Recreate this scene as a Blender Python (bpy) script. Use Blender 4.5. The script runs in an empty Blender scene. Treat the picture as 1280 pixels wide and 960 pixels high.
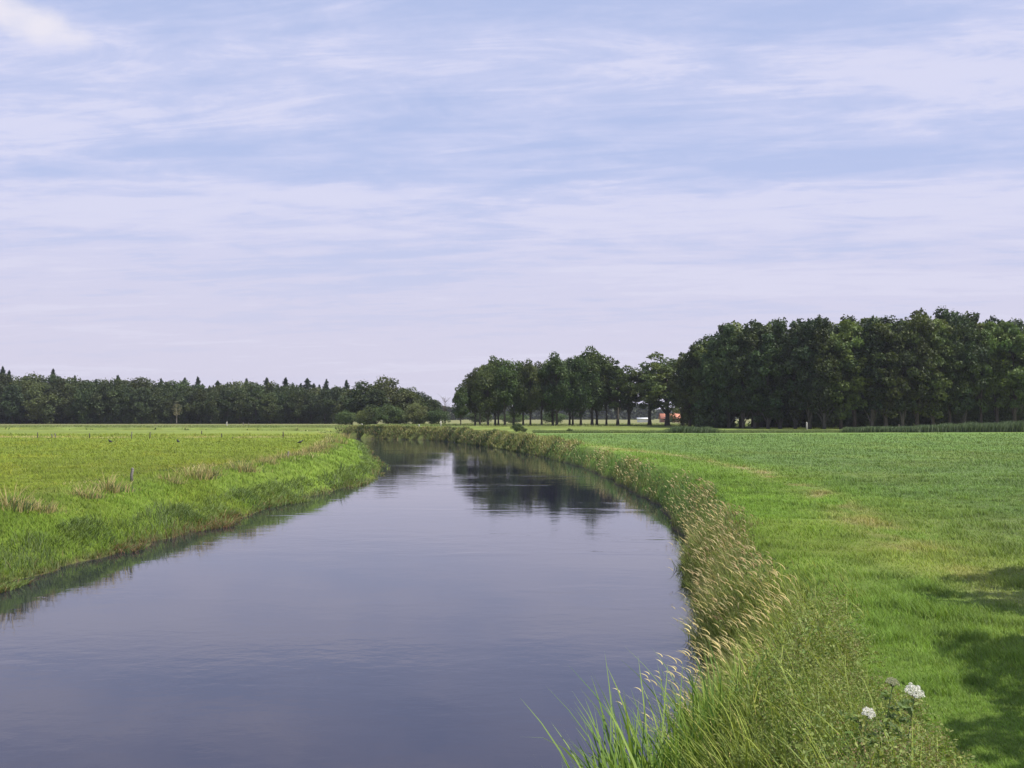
import bpy, math, random
import numpy as np
from mathutils import Vector

R = math.radians
random.seed(7)
rng = np.random.default_rng(11)
scene = bpy.context.scene
COL = scene.collection

# ------------------------------------------------------------------ camera
CAM_Z = 3.2
PITCH = R(1.74)
cam_d = bpy.data.cameras.new("camera")
cam_d.sensor_width = 36.0
cam_d.lens = 1350.0 / 1280.0 * 36.0
cam_d.clip_start = 0.1
cam_d.clip_end = 20000
cam = bpy.data.objects.new("camera", cam_d)
cam.location = (0, 0, CAM_Z)
cam.rotation_euler = (math.pi / 2 + PITCH, 0, 0)
COL.objects.link(cam)
scene.camera = cam

# ------------------------------------------------------------------ light
SUN_AZ, SUN_EL = 108.0, 54.0          # clockwise from the view direction, above the horizon
SUN_STRENGTH = 5.0
SKY_STRENGTH = 0.088
scene.view_settings.view_transform = 'Standard'
scene.view_settings.look = 'None'
scene.view_settings.gamma = 1.0
scene.view_settings.exposure = 0.22
scene.view_settings.use_curve_mapping = False

world = bpy.data.worlds.new("World")
scene.world = world
world.use_nodes = True


class NT:
    """small helper for node trees"""
    def __init__(self, tree):
        self.t = tree
        self.n = tree.nodes
        self.l = tree.links

    def node(self, typ, **kw):
        nd = self.n.new(typ)
        for k, v in kw.items():
            if k == 'inputs':
                for a, b in v.items():
                    self.put(nd, a, b)
            else:
                setattr(nd, k, v)
        return nd

    def put(self, nd, key, val):
        sock = nd.inputs[key]
        if isinstance(val, bpy.types.NodeSocket):
            self.l.new(val, sock)
        else:
            sock.default_value = val

    def math(self, op, a, b=0.0, c=None, clamp=False):
        nd = self.node('ShaderNodeMath', operation=op, use_clamp=clamp)
        self.put(nd, 0, a)
        self.put(nd, 1, b)
        if c is not None:
            self.put(nd, 2, c)
        return nd.outputs[0]

    def mix(self, fac, a, b, mode='MIX'):
        nd = self.node('ShaderNodeMix', data_type='RGBA', blend_type=mode)
        self.put(nd, 0, fac)
        self.put(nd, 6, a)
        self.put(nd, 7, b)
        return nd.outputs[2]

    def ramp(self, fac, lo, hi, a=0.0, b=1.0):
        nd = self.node('ShaderNodeMapRange', interpolation_type='SMOOTHSTEP')
        self.put(nd, 0, fac)
        self.put(nd, 1, lo)
        self.put(nd, 2, hi)
        self.put(nd, 3, a)
        self.put(nd, 4, b)
        return nd.outputs[0]

    def noise(self, vec, scale, detail=4.0, rough=0.5, dist=0.0):
        nd = self.node('ShaderNodeTexNoise')
        self.put(nd, 'Vector', vec)
        self.put(nd, 'Scale', scale)
        self.put(nd, 'Detail', detail)
        self.put(nd, 'Roughness', rough)
        self.put(nd, 'Distortion', dist)
        return nd.outputs[0]


def build_world():
    w = NT(world.node_tree)
    w.n.clear()
    out = w.node('ShaderNodeOutputWorld')
    bg = w.node('ShaderNodeBackground')
    bg.inputs[1].default_value = SKY_STRENGTH
    w.l.new(bg.outputs[0], out.inputs[0])
    sky = w.node('ShaderNodeTexSky', sky_type='NISHITA')
    sky.sun_disc = False
    sky.sun_elevation = R(SUN_EL)
    sky.sun_rotation = R(SUN_AZ)
    sky.altitude = 0
    sky.air_density = 1.0
    sky.dust_density = 1.0
    sky.ozone_density = 2.0
    tc = w.node('ShaderNodeTexCoord')
    sep = w.node('ShaderNodeSeparateXYZ')
    w.l.new(tc.outputs['Generated'], sep.inputs[0])
    x, y, z = sep.outputs
    # cloud layer seen in perspective: direction projected onto a level sheet
    zc = w.math('ADD', w.math('MAXIMUM', z, 0.0), 0.06)
    px = w.math('DIVIDE', x, zc)
    py = w.math('DIVIDE', y, zc)
    # streaks: long across the view, short in depth, slightly turned
    ca, sa = math.cos(R(-9)), math.sin(R(-9))
    u = w.math('ADD', w.math('MULTIPLY', px, ca), w.math('MULTIPLY', py, sa))
    v = w.math('SUBTRACT', w.math('MULTIPLY', py, ca), w.math('MULTIPLY', px, sa))
    cmb = w.node('ShaderNodeCombineXYZ')
    w.put(cmb, 0, w.math('MULTIPLY', u, 0.40))
    w.put(cmb, 1, w.math('MULTIPLY', v, 1.15))
    cmb.inputs[2].default_value = 3.7
    p1 = cmb.outputs[0]
    n1 = w.noise(p1, 1.0, 7.0, 0.56, 0.7)
    cmb2 = w.node('ShaderNodeCombineXYZ')
    w.put(cmb2, 0, w.math('MULTIPLY', u, 0.25))
    w.put(cmb2, 1, w.math('MULTIPLY', v, 0.45))
    cmb2.inputs[2].default_value = 9.1
    n2 = w.noise(cmb2.outputs[0], 1.0, 4.0, 0.5, 0.4)
    cmb3 = w.node('ShaderNodeCombineXYZ')
    w.put(cmb3, 0, w.math('MULTIPLY', u, 1.3))
    w.put(cmb3, 1, w.math('MULTIPLY', v, 4.6))
    cmb3.inputs[2].default_value = 1.3
    n3 = w.noise(cmb3.outputs[0], 1.0, 9.0, 0.68, 1.5)
    streak = w.math('ADD', w.math('MULTIPLY', n1, 0.55), w.math('MULTIPLY', n3, 0.32))
    streak = w.math('ADD', streak, w.math('MULTIPLY', n2, 0.35))
    cmb4 = w.node('ShaderNodeCombineXYZ')
    w.put(cmb4, 0, w.math('MULTIPLY', u, 1.5))
    w.put(cmb4, 1, w.math('MULTIPLY', v, 2.2))
    cmb4.inputs[2].default_value = 6.2
    n4 = w.noise(cmb4.outputs[0], 1.6, 8.0, 0.66, 0.4)
    streak = w.math('ADD', streak, w.math('MULTIPLY', w.math('SUBTRACT', n4, 0.5), 0.34))
    cover = w.ramp(streak, 0.50, 0.74, 0.0, 1.0)
    # the veil thickens towards the horizon
    haze = w.ramp(z, 0.00, 0.27, 0.97, 0.36)
    fac = w.math('ADD', haze, w.math('MULTIPLY', cover, 0.72), clamp=True)
    fac = w.math('MULTIPLY', fac, w.ramp(z, 0.30, 0.95, 1.0, 0.45))
    # small cumulus near the top of the sky on one side
    d = Vector(((12 - 640) / 1350.0, 1.0, (521 - 14) / 1350.0)).normalized()
    ax = w.math('SUBTRACT', x, d.x)
    az = w.math('SUBTRACT', z, d.z)
    el = w.math('ADD', w.math('POWER', w.math('DIVIDE', w.math('ADD', ax, w.math('MULTIPLY', az, 1.2)), 0.042), 2.0),
                w.math('POWER', w.math('DIVIDE', az, 0.019), 2.0))
    nd = w.noise(tc.outputs['Generated'], 22.0, 6.0, 0.6, 0.3)
    blob = w.math('SUBTRACT', w.math('ADD', 1.25, w.math('MULTIPLY', w.math('SUBTRACT', nd, 0.5), 2.6)), el)
    blob = w.ramp(blob, -0.3, 1.4, 0.0, 0.9)
    blob = w.math('MULTIPLY', blob, w.ramp(y, 0.0, 0.2))
    tint = w.mix(1.0, sky.outputs[0], (1.12, 0.92, 1.0, 1), 'MULTIPLY')
    tint = w.mix(0.72, tint, (4.1, 5.45, 8.9, 1))
    veil = w.mix(w.ramp(z, 0.0, 0.25), (6.75, 6.5, 7.9, 1), (6.2, 6.5, 8.8, 1))
    c = w.mix(fac, tint, veil)
    c = w.mix(w.math('MULTIPLY', w.ramp(cover, 0.55, 1.0), 0.35), c, (7.7, 7.6, 9.0, 1))
    c = w.mix(blob, c, (8.4, 8.1, 8.9, 1))
    w.l.new(c, bg.inputs[0])


build_world()

sun_d = bpy.data.lights.new("sun", 'SUN')
sun_d.energy = SUN_STRENGTH
sun_d.angle = R(0.5)
sun_d.color = (1.0, 0.96, 0.87)
sun = bpy.data.objects.new("sun", sun_d)
sv = Vector((math.sin(R(SUN_AZ)) * math.cos(R(SUN_EL)), math.cos(R(SUN_AZ)) * math.cos(R(SUN_EL)), math.sin(R(SUN_EL))))
sun.rotation_euler = sv.to_track_quat('Z', 'Y').to_euler()
sun.location = (40, 20, 60)
COL.objects.link(sun)

scene.render.engine = 'CYCLES'
scene.cycles.max_bounces = 8
scene.cycles.transparent_max_bounces = 8
scene.cycles.diffuse_bounces = 3
scene.cycles.transmission_bounces = 4
scene.cycles.use_denoising = True

# ------------------------------------------------------------------ numpy helpers
def hash2(ix, iy, seed):
    h = (ix.astype(np.int64) * 374761393 + iy.astype(np.int64) * 668265263 + seed * 1442695041) & 0x7fffffff
    h = ((h ^ (h >> 13)) * 1274126177) & 0x7fffffff
    h = (h ^ (h >> 16)) & 0xffffff
    return h / float(0xffffff)


def vnoise(x, y, seed=0):
    ix = np.floor(x); iy = np.floor(y)
    fx = x - ix; fy = y - iy
    fx = fx * fx * (3 - 2 * fx); fy = fy * fy * (3 - 2 * fy)
    a = hash2(ix, iy, seed); b = hash2(ix + 1, iy, seed)
    c = hash2(ix, iy + 1, seed); d = hash2(ix + 1, iy + 1, seed)
    return (a * (1 - fx) + b * fx) * (1 - fy) + (c * (1 - fx) + d * fx) * fy


def fbm(x, y, seed=0, octv=3):
    t = 0; a = 0.5; s = 0
    for k in range(octv):
        t = t + a * vnoise(x * 2 ** k, y * 2 ** k, seed + k * 17)
        s += a; a *= 0.5
    return t / s


def sstep(a, b, x):
    t = np.clip((x - a) / (b - a), 0, 1)
    return t * t * (3 - 2 * t)


def lerp(a, b, t):
    return a + (b - a) * t


# ------------------------------------------------------------------ river outline
LEFT = [(-20, -60), (-19, -15), (-18, 5), (-17, 20), (-16.1, 34), (-14.6, 49.4), (-13.6, 63), (-12.2, 80), (-11.8, 92), (-13.2, 109),
        (-17.5, 135), (-26, 190), (-35, 228), (-50, 243), (-80, 250), (-130, 253), (-300, 262)]
RIGHT = [(-300, 290), (-130, 280), (-80, 274), (-52, 268), (-36, 260), (-16, 241), (-5.8, 196), (1.2, 160), (5.8, 128), (8.4, 92), (8.6, 59),
         (7.1, 44), (6.1, 35), (5.1, 27), (4.4, 22.7), (3.4, 18.5), (2.0, 14), (1.3, 10), (0.8, 5), (0.5, 0), (0, -15), (-1, -60)]


def chaikin(P, n=2):
    P = [np.array(p, float) for p in P]
    for _ in range(n):
        Q = [P[0]]
        for a, b in zip(P[:-1], P[1:]):
            Q += [a * 0.75 + b * 0.25, a * 0.25 + b * 0.75]
        Q.append(P[-1])
        P = Q
    return np.array(P)


SHORE_L = chaikin(LEFT)
SHORE_R = chaikin(RIGHT)
POLY = np.vstack([SHORE_L, SHORE_R])


def seg_dist(x, y, P):
    best = np.full(x.shape, 1e9)
    for (ax, ay), (bx, by) in zip(P[:-1], P[1:]):
        dx, dy = bx - ax, by - ay
        L = dx * dx + dy * dy
        if L < 1e-9:
            continue
        t = np.clip(((x - ax) * dx + (y - ay) * dy) / L, 0, 1)
        d = (x - ax - t * dx) ** 2 + (y - ay - t * dy) ** 2
        best = np.minimum(best, d)
    return np.sqrt(best)


def inside(x, y):
    c = np.zeros(x.shape, bool)
    Q = np.vstack([POLY, POLY[:1]])
    for (ax, ay), (bx, by) in zip(Q[:-1], Q[1:]):
        if ay == by:
            continue
        hit = ((ay > y) != (by > y)) & (x < (bx - ax) * (y - ay) / (by - ay) + ax)
        c ^= hit
    return c


def shore(x, y):
    """distance to land's edge (positive on land), and True on the left-hand bank"""
    x = np.asarray(x, float); y = np.asarray(y, float)
    dl = seg_dist(x, y, SHORE_L)
    dr = seg_dist(x, y, SHORE_R)
    s = np.minimum(dl, dr)
    s = np.where(inside(x, y), -s, s)
    s = s + 1.1 * (fbm(x / 1.9, y / 1.9, 5) - 0.5) + 0.9 * (vnoise(x / 9, y / 9, 8) - 0.5)
    return s, dl < dr


def ground_h(x, y, s=None, left=None):
    if s is None:
        s, left = shore(x, y)
    x = np.asarray(x, float); y = np.asarray(y, float)
    r = np.hypot(x, y)
    g = 0.45 * sstep(120, 380, r) + 0.35 * sstep(180, 260, r) * (x > -40 * np.ones_like(x))
    g = g + 0.10 * (fbm(x / 9, y / 9, 3) - 0.5) * (1 - sstep(150, 300, r)) + 0.05 * (vnoise(x / 1.3, y / 1.3, 4) - 0.5)
    W = np.where(left, 4.6, 1.8) + 0.8 * (vnoise(x / 6, y / 6, 9) - 0.5)
    t = np.clip(s / W, 0, 1)
    prof = 1 - (1 - t) ** 1.55
    prof = prof * (1 - 0.10 * sstep(0.8, 1.0, t)) / 0.9 * 0.9 + 0.10 * sstep(0.8, 1.0, t)
    land = -2.0 + (g + 2.0) * prof
    land = land + 0.10 * (fbm(x / 0.8, y / 0.8, 21) - 0.5) * np.clip(s, 0, 1) * (t < 1)
    wet = -2.0 - np.minimum(1.3, -s * 0.55)
    return np.where(s > 0, land, wet)


def at(px, py, dz=0.0):
    """ground point seen at a pixel of the 1280 x 960 photograph"""
    u = (px - 640) / 1350.0; v = (480 - py) / 1350.0
    d = np.array([u, math.cos(PITCH) - v * math.sin(PITCH), math.sin(PITCH) + v * math.cos(PITCH)])
    z = 0.0
    for _ in range(25):
        t = (z - CAM_Z) / d[2]
        p = d * t
        zn = float(ground_h(np.array([p[0]]), np.array([p[1]]))[0]) + dz
        z = 0.5 * z + 0.5 * zn
    return float(p[0]), float(p[1]), float(z)


def place(px, dist):
    x = (px - 640) / 1350.0 * dist
    return x, dist, float(ground_h(np.array([x]), np.array([float(dist)]))[0])


DRY = np.array([(0, 205), (6.2, 139), (10.8, 105), (13.7, 88), (14.4, 62.6), (12.9, 46), (10.9, 33.5), (9.6, 25.6), (8.9, 19.7), (8.4, 8)])
GREEN_L = np.array([0.200, 0.262, 0.030])
GREEN_B = np.array([0.185, 0.285, 0.034])
GREEN_R = np.array([0.172, 0.290, 0.038])
GREEN_F = np.array([0.150, 0.245, 0.060])
TAN = np.array([0.42, 0.36, 0.16])
OLIVE = np.array([0.17, 0.17, 0.05])
MUD = np.array([0.10, 0.075, 0.045])


def cover_colour(x, y, s, left):
    """albedo of the sward at a spot"""
    n = x.shape[0]
    c = np.empty((n, 3))
    big = fbm(x / 14, y / 14, 31, 4)[:, None]
    fine = fbm(x / 1.1, y / 1.6, 33, 3)[:, None]
    dd = seg_dist(x, y, DRY)
    side = x - np.interp(y, DRY[::-1, 1], DRY[::-1, 0])
    far = sstep(-1.0, 5.0, side)[:, None]
    cr = lerp(GREEN_R, GREEN_F, far)
    cl = lerp(GREEN_L, GREEN_B, sstep(6.5, 3.5, s)[:, None])
    L = left[:, None]
    c = np.where(L, cl, cr)
    # drier flecks along the path, wide when near
    w = 0.55 + 0.35 * sstep(60, 15, y) + 0.9 * sstep(80, 140, y)
    m = np.exp(-(dd / w) ** 2) * sstep(0.34, 0.62, fbm(x / 1.2, y / 2.4, 35, 3)) * (0.62 - 0.42 * sstep(42, 18, y))
    m = m * (~left)
    m2 = np.exp(-(dd / (w * 2.2)) ** 2) * 0.16 * sstep(0.35, 0.6, fbm(x / 2.5, y / 5, 36, 3)) * (~left)
    c = lerp(c, TAN, np.clip(m + m2, 0, 0.85)[:, None])
    # dry line along the fence across the meadow, and rougher land beyond
    ml = left * np.exp(-((y - 166 - 4 * (vnoise(x / 30, y / 60, 40) - 0.5)) / 4.5) ** 2) * sstep(0.15, 0.5, vnoise(x / 4, y / 8, 41)) * sstep(-28, -42, x)
    c = lerp(c, TAN * 0.95, (0.85 * ml)[:, None])
    ml2 = left * sstep(-1.5, 1.5, s - 4.9) * sstep(2.4, 0.4, s - 5.5) * sstep(0.42, 0.70, fbm(x / 2.0, y / 3.5, 43, 3))
    c = lerp(c, TAN * 0.9, (0.60 * ml2)[:, None])
    rough = left * sstep(185, 215, y) * 0.75
    c = lerp(c, np.array([0.20, 0.25, 0.06]), rough[:, None])
    roughr = (~left) * sstep(199, 201, y)
    c = lerp(c, np.array([0.19, 0.235, 0.055]) * (0.7 + 0.6 * vnoise(x / 5, y / 9, 44)[:, None]), (0.9 * roughr)[:, None])
    # mud at the water's edge
    mud = sstep(0.30, 0.0, s) * sstep(0.3, 0.7, 0.25 + fbm(x / 1.0, y / 1.0, 46))
    c = lerp(c, MUD, (0.8 * mud)[:, None])
    # broad patches: lusher, yellower
    streak = fbm(x / 22, y / 3.0, 37, 3)[:, None]
    c = c * (0.86 + 0.28 * big) * (0.82 + 0.36 * fine) * (0.86 + 0.28 * streak)
    c = c * np.where(vnoise(x / 3.5, y / 7.0, 51)[:, None] > 0.5, 1.0, 0.96)
    yel = sstep(0.5, 0.8, fbm(x / 5, y / 8, 48, 3))[:, None]
    c = c * lerp(np.array([1, 1, 1.0]), np.array([1.10, 1.0, 0.9]), yel)
    return c


# ------------------------------------------------------------------ mesh from arrays
def mesh_np(name, V, faces_idx, starts, totals, mat=None, col=None, smooth=False):
    me = bpy.data.meshes.new(name)
    me.vertices.add(len(V))
    me.vertices.foreach_set('co', np.ascontiguousarray(V, np.float32).ravel())
    me.loops.add(len(faces_idx))
    me.loops.foreach_set('vertex_index', np.ascontiguousarray(faces_idx, np.int32))
    me.polygons.add(len(starts))
    me.polygons.foreach_set('loop_start', np.ascontiguousarray(starts, np.int32))
    if smooth:
        me.polygons.foreach_set('use_smooth', np.ones(len(starts), bool))
    me.update(calc_edges=True)
    if col is not None:
        a = me.color_attributes.new('col', 'FLOAT_COLOR', 'POINT')
        c4 = np.ones((len(V), 4), np.float32)
        c4[:, :3] = np.clip(col, 0, 1)
        a.data.foreach_set('color', c4.ravel())
    if mat:
        me.materials.append(mat)
    return me


class Geo:
    """collects quads and triangles as numpy chunks"""
    def __init__(self):
        self.V = []; self.C = []; self.Q = []; self.T = []; self.n = 0

    def add(self, V, C, quads=None, tris=None):
        if quads is not None and len(quads):
            self.Q.append(quads + self.n)
        if tris is not None and len(tris):
            self.T.append(tris + self.n)
        self.V.append(V); self.C.append(C); self.n += len(V)

    def mesh(self, name, mat, smooth=False):
        V = np.vstack(self.V); C = np.vstack(self.C)
        Q = np.vstack(self.Q) if self.Q else np.zeros((0, 4), int)
        T = np.vstack(self.T) if self.T else np.zeros((0, 3), int)
        idx = np.concatenate([Q.ravel(), T.ravel()])
        tot = np.concatenate([np.full(len(Q), 4), np.full(len(T), 3)])
        st = np.concatenate([[0], np.cumsum(tot)[:-1]])
        return mesh_np(name, V, idx, st, tot, mat, C, smooth)


def ribbons(geo, base, h, w, lean, az, c0, c1, seg=2, face=None, droop=0.0, taper=1.0, belly=0.0):
    """curved leaf blades: base (n,3), height, width, horizontal reach at tip, azimuth of the lean"""
    n = len(base)
    h = np.broadcast_to(h, n); w = np.broadcast_to(w, n); lean = np.broadcast_to(lean, n); az = np.broadcast_to(az, n)
    droop = np.broadcast_to(droop, n)
    if face is None:
        face = rng.uniform(0, 2 * np.pi, n)
    sx, sy = np.cos(face), np.sin(face)
    rows = 2 * seg + 1
    V = np.empty((n, rows, 3)); C = np.empty((n, rows, 3))
    for k in range(seg + 1):
        t = k / seg
        px = base[:, 0] + np.cos(az) * lean * h * t ** 1.8
        py = base[:, 1] + np.sin(az) * lean * h * t ** 1.8
        pz = base[:, 2] + h * (t - droop * t ** 3)
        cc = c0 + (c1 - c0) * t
        if k < seg:
            ww = w * 0.5 * ((1 - t ** (1 + taper)) * (1 - belly) + belly * (0.35 + 1.3 * math.sin(math.pi * (0.15 + 0.75 * t))))
            V[:, 2 * k, 0] = px - sx * ww; V[:, 2 * k, 1] = py - sy * ww; V[:, 2 * k, 2] = pz
            V[:, 2 * k + 1, 0] = px + sx * ww; V[:, 2 * k + 1, 1] = py + sy * ww; V[:, 2 * k + 1, 2] = pz
            C[:, 2 * k] = cc; C[:, 2 * k + 1] = cc
        else:
            V[:, 2 * k, 0] = px; V[:, 2 * k, 1] = py; V[:, 2 * k, 2] = pz
            C[:, 2 * k] = cc
    off = (np.arange(n) * rows)[:, None]
    qs = [off + np.array([2 * k, 2 * k + 1, 2 * k + 3, 2 * k + 2]) for k in range(seg - 1)]
    quads = np.vstack(qs) if qs else None
    tris = off + np.array([2 * seg - 2, 2 * seg - 1, 2 * seg])
    geo.add(V.reshape(-1, 3), C.reshape(-1, 3), quads, tris)


def leaves(geo, P, size, col, aspect=1.6, flat=0.0):
    """rhombic leaf faces at P with random orientation"""
    n = len(P)
    size = np.broadcast_to(size, n)
    a = rng.normal(size=(n, 3)); a[:, 2] *= (1 - flat)
    a /= np.linalg.norm(a, axis=1)[:, None] + 1e-9
    b = rng.normal(size=(n, 3)); b[:, 2] *= (1 - flat)
    b -= (a * b).sum(1)[:, None] * a
    b /= np.linalg.norm(b, axis=1)[:, None] + 1e-9
    L = (size * 0.5 * aspect)[:, None]; Wd = (size * 0.5)[:, None]
    V = np.stack([P - a * L, P - b * Wd + a * L * 0.1, P + a * L, P + b * Wd + a * L * 0.1], 1)
    C = np.repeat(col[:, None, :], 4, 1)
    q = (np.arange(n) * 4)[:, None] + np.arange(4)
    geo.add(V.reshape(-1, 3), C.reshape(-1, 3), q)


def tube(geo, pts, rad, col, k=7):
    pts = np.array(pts, float); m = len(pts)
    V = []
    for i in range(m):
        d = pts[min(i + 1, m - 1)] - pts[max(i - 1, 0)]
        d /= np.linalg.norm(d) + 1e-9
        ref = np.array([1.0, 0, 0]) if abs(d[0]) < 0.8 else np.array([0, 1.0, 0])
        a = np.cross(d, ref); a /= np.linalg.norm(a)
        b = np.cross(d, a)
        for j in range(k):
            th = 2 * math.pi * j / k
            V.append(pts[i] + (a * math.cos(th) + b * math.sin(th)) * rad[i])
    q = [[i * k + j, i * k + (j + 1) % k, (i + 1) * k + (j + 1) % k, (i + 1) * k + j] for i in range(m - 1) for j in range(k)]
    V.append(pts[-1]); V.append(pts[0])
    t = [[(m - 1) * k + j, (m - 1) * k + (j + 1) % k, m * k] for j in range(k)] + [[(j + 1) % k, j, m * k + 1] for j in range(k)]
    V = np.array(V)
    geo.add(V, np.tile(np.array(col, float), (len(V), 1)), np.array(q), np.array(t))


def box(geo, x0, x1, y0, y1, z0, z1, col):
    V = np.array([(x, y, z) for z in (z0, z1) for y in (y0, y1) for x in (x0, x1)], float)
    q = np.array([(0, 2, 3, 1), (4, 5, 7, 6), (0, 1, 5, 4), (1, 3, 7, 5), (3, 2, 6, 7), (2, 0, 4, 6)])
    geo.add(V, np.tile(np.array(col, float), (8, 1)), q)


# ------------------------------------------------------------------ materials
def veg_mat(name, trans=0.3, up=0.0, rough=0.55, spec=0.25, vary=0.0, tgain=(1.25, 1.25, 0.6)):
    m = bpy.data.materials.new(name)
    m.use_nodes = True
    w = NT(m.node_tree); w.n.clear()
    out = w.node('ShaderNodeOutputMaterial')
    at_ = w.node('ShaderNodeAttribute', attribute_name='col')
    c = at_.outputs['Color']
    if vary:
        oi = w.node('ShaderNodeObjectInfo')
        hs = w.node('ShaderNodeHueSaturation')
        w.put(hs, 'Hue', w.math('ADD', 0.5, w.math('MULTIPLY', w.math('SUBTRACT', oi.outputs['Random'], 0.5), 0.05 * vary)))
        w.put(hs, 'Value', w.math('ADD', 1.0, w.math('MULTIPLY', w.math('SUBTRACT', w.math('FRACT', w.math('MULTIPLY', oi.outputs['Random'], 7.31)), 0.5), 0.6 * vary)))
        w.put(hs, 'Color', c)
        c = hs.outputs[0]
    bs = w.node('ShaderNodeBsdfPrincipled')
    w.put(bs, 'Base Color', c)
    bs.inputs['Roughness'].default_value = rough
    bs.inputs['Specular IOR Level'].default_value = spec
    tr = w.node('ShaderNodeBsdfTranslucent')
    w.put(tr, 'Color', w.mix(1.0, c, (*tgain, 1), 'MULTIPLY'))
    if up:
        geo_ = w.node('ShaderNodeNewGeometry')
        vm = w.node('ShaderNodeMix', data_type='VECTOR')
        vm.inputs[0].default_value = up
        w.l.new(geo_.outputs['Normal'], vm.inputs[4])
        vm.inputs[5].default_value = (0, 0, 1)
        vn = w.node('ShaderNodeVectorMath', operation='NORMALIZE')
        w.l.new(vm.outputs[1], vn.inputs[0])
        w.l.new(vn.outputs[0], bs.inputs['Normal'])
    mx = w.node('ShaderNodeMixShader')
    mx.inputs[0].default_value = trans
    w.l.new(bs.outputs[0], mx.inputs[1])
    w.l.new(tr.outputs[0], mx.inputs[2])
    w.l.new(mx.outputs[0], out.inputs[0])
    return m


def bark_mat():
    m = bpy.data.materials.new('bark')
    m.use_nodes = True
    w = NT(m.node_tree)
    bs = w.n['Principled BSDF']
    tc = w.node('ShaderNodeTexCoord')
    mp = w.node('ShaderNodeMapping')
    mp.inputs['Scale'].default_value = (6, 6, 1.2)
    w.l.new(tc.outputs['Object'], mp.inputs[0])
    n = w.noise(mp.outputs[0], 2.0, 6, 0.7)
    at_ = w.node('ShaderNodeAttribute', attribute_name='col')
    w.put(bs, 'Base Color', w.mix(w.ramp(n, 0.3, 0.7), w.mix(1.0, at_.outputs[0], (0.45, 0.45, 0.45, 1), 'MULTIPLY'), at_.outputs[0]))
    bs.inputs['Roughness'].default_value = 0.9
    bp = w.node('ShaderNodeBump')
    bp.inputs['Strength'].default_value = 0.6
    bp.inputs['Distance'].default_value = 0.05
    w.put(bp, 'Height', n)
    w.l.new(bp.outputs[0], bs.inputs['Normal'])
    return m


def plain_mat(name, rough=0.7, nscale=8.0, amt=0.3):
    """coloured by the mesh's own 'col' with a procedural mottling"""
    m = bpy.data.materials.new(name)
    m.use_nodes = True
    w = NT(m.node_tree)
    bs = w.n['Principled BSDF']
    tc = w.node('ShaderNodeTexCoord')
    at_ = w.node('ShaderNodeAttribute', attribute_name='col')
    n = w.noise(tc.outputs['Object'], nscale, 5, 0.6)
    k = w.ramp(n, 0.25, 0.75, 1 - amt, 1 + amt * 0.4)
    w.put(bs, 'Base Color', w.mix(1.0, at_.outputs[0], k, 'MULTIPLY'))
    bs.inputs['Roughness'].default_value = rough
    return m


def ground_mat():
    m = bpy.data.materials.new('meadow')
    m.use_nodes = True
    w = NT(m.node_tree)
    bs = w.n['Principled BSDF']
    tc = w.node('ShaderNodeTexCoord')
    P = tc.outputs['Object']
    at_ = w.node('ShaderNodeAttribute', attribute_name='col')
    n1 = w.noise(P, 3.0, 8, 0.7)
    mp = w.node('ShaderNodeMapping')
    mp.inputs['Scale'].default_value = (0.25, 1.0, 1.0)
    w.l.new(P, mp.inputs[0])
    n2 = w.noise(mp.outputs[0], 0.35, 5, 0.65)
    k = w.ramp(n1, 0.25, 0.75, 0.72, 1.22)
    k2 = w.ramp(n2, 0.3, 0.7, 0.88, 1.10)
    c = w.mix(1.0, at_.outputs[0], w.math('MULTIPLY', k, k2), 'MULTIPLY')
    w.put(bs, 'Base Color', c)
    bs.inputs['Roughness'].default_value = 0.85
    bs.inputs['Specular IOR Level'].default_value = 0.12
    bp = w.node('ShaderNodeBump')
    bp.inputs['Strength'].default_value = 0.55
    bp.inputs['Distance'].default_value = 0.12
    w.put(bp, 'Height', w.noise(P, 2.2, 6, 0.75))
    w.l.new(bp.outputs[0], bs.inputs['Normal'])
    return m


def water_mat():
    m = bpy.data.materials.new('river_water')
    m.use_nodes = True
    w = NT(m.node_tree)
    bs = w.n['Principled BSDF']
    bs.inputs['Base Color'].default_value = (0.012, 0.011, 0.028, 1)
    bs.inputs['Roughness'].default_value = 0.03
    bs.inputs['IOR'].default_value = 1.41
    tc = w.node('ShaderNodeTexCoord')
    P = tc.outputs['Object']
    mp = w.node('ShaderNodeMapping')
    mp.inputs['Scale'].default_value = (0.75, 1.0, 1.0)
    mp.inputs['Rotation'].default_value = (0, 0, 0.25)
    w.l.new(P, mp.inputs[0])
    a = w.noise(mp.outputs[0], 2.4, 3, 0.55, 0.3)
    b = w.noise(mp.outputs[0], 0.55, 2, 0.5, 0.2)
    c = w.noise(P, 9.0, 2, 0.5)
    # breeze lanes: where the surface is livelier
    mp2 = w.node('ShaderNodeMapping')
    mp2.inputs['Scale'].default_value = (0.30, 0.9, 1)
    w.l.new(P, mp2.inputs[0])
    lane = w.ramp(w.noise(mp2.outputs[0], 0.09, 3, 0.5), 0.40, 0.66, 0.35, 1.0)
    sp = w.node('ShaderNodeSeparateXYZ')
    w.l.new(P, sp.inputs[0])
    lane = w.math('MULTIPLY', lane, w.ramp(sp.outputs[1], 25.0, 120.0, 0.75, 1.0))
    lane = w.math('MULTIPLY', lane, w.ramp(w.noise(mp2.outputs[0], 0.25, 2, 0.5), 0.6, 0.66, 1.0, 1.6))
    hgt = w.math('ADD', w.math('MULTIPLY', a, 0.6), w.math('ADD', w.math('MULTIPLY', b, 1.4), w.math('MULTIPLY', c, 0.07)))
    hgt = w.math('MULTIPLY', hgt, lane)
    bp = w.node('ShaderNodeBump')
    bp.inputs['Strength'].default_value = 1.0
    bp.inputs['Distance'].default_value = 0.011
    w.put(bp, 'Height', hgt)
    w.l.new(bp.outputs[0], bs.inputs['Normal'])
    return m


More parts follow.
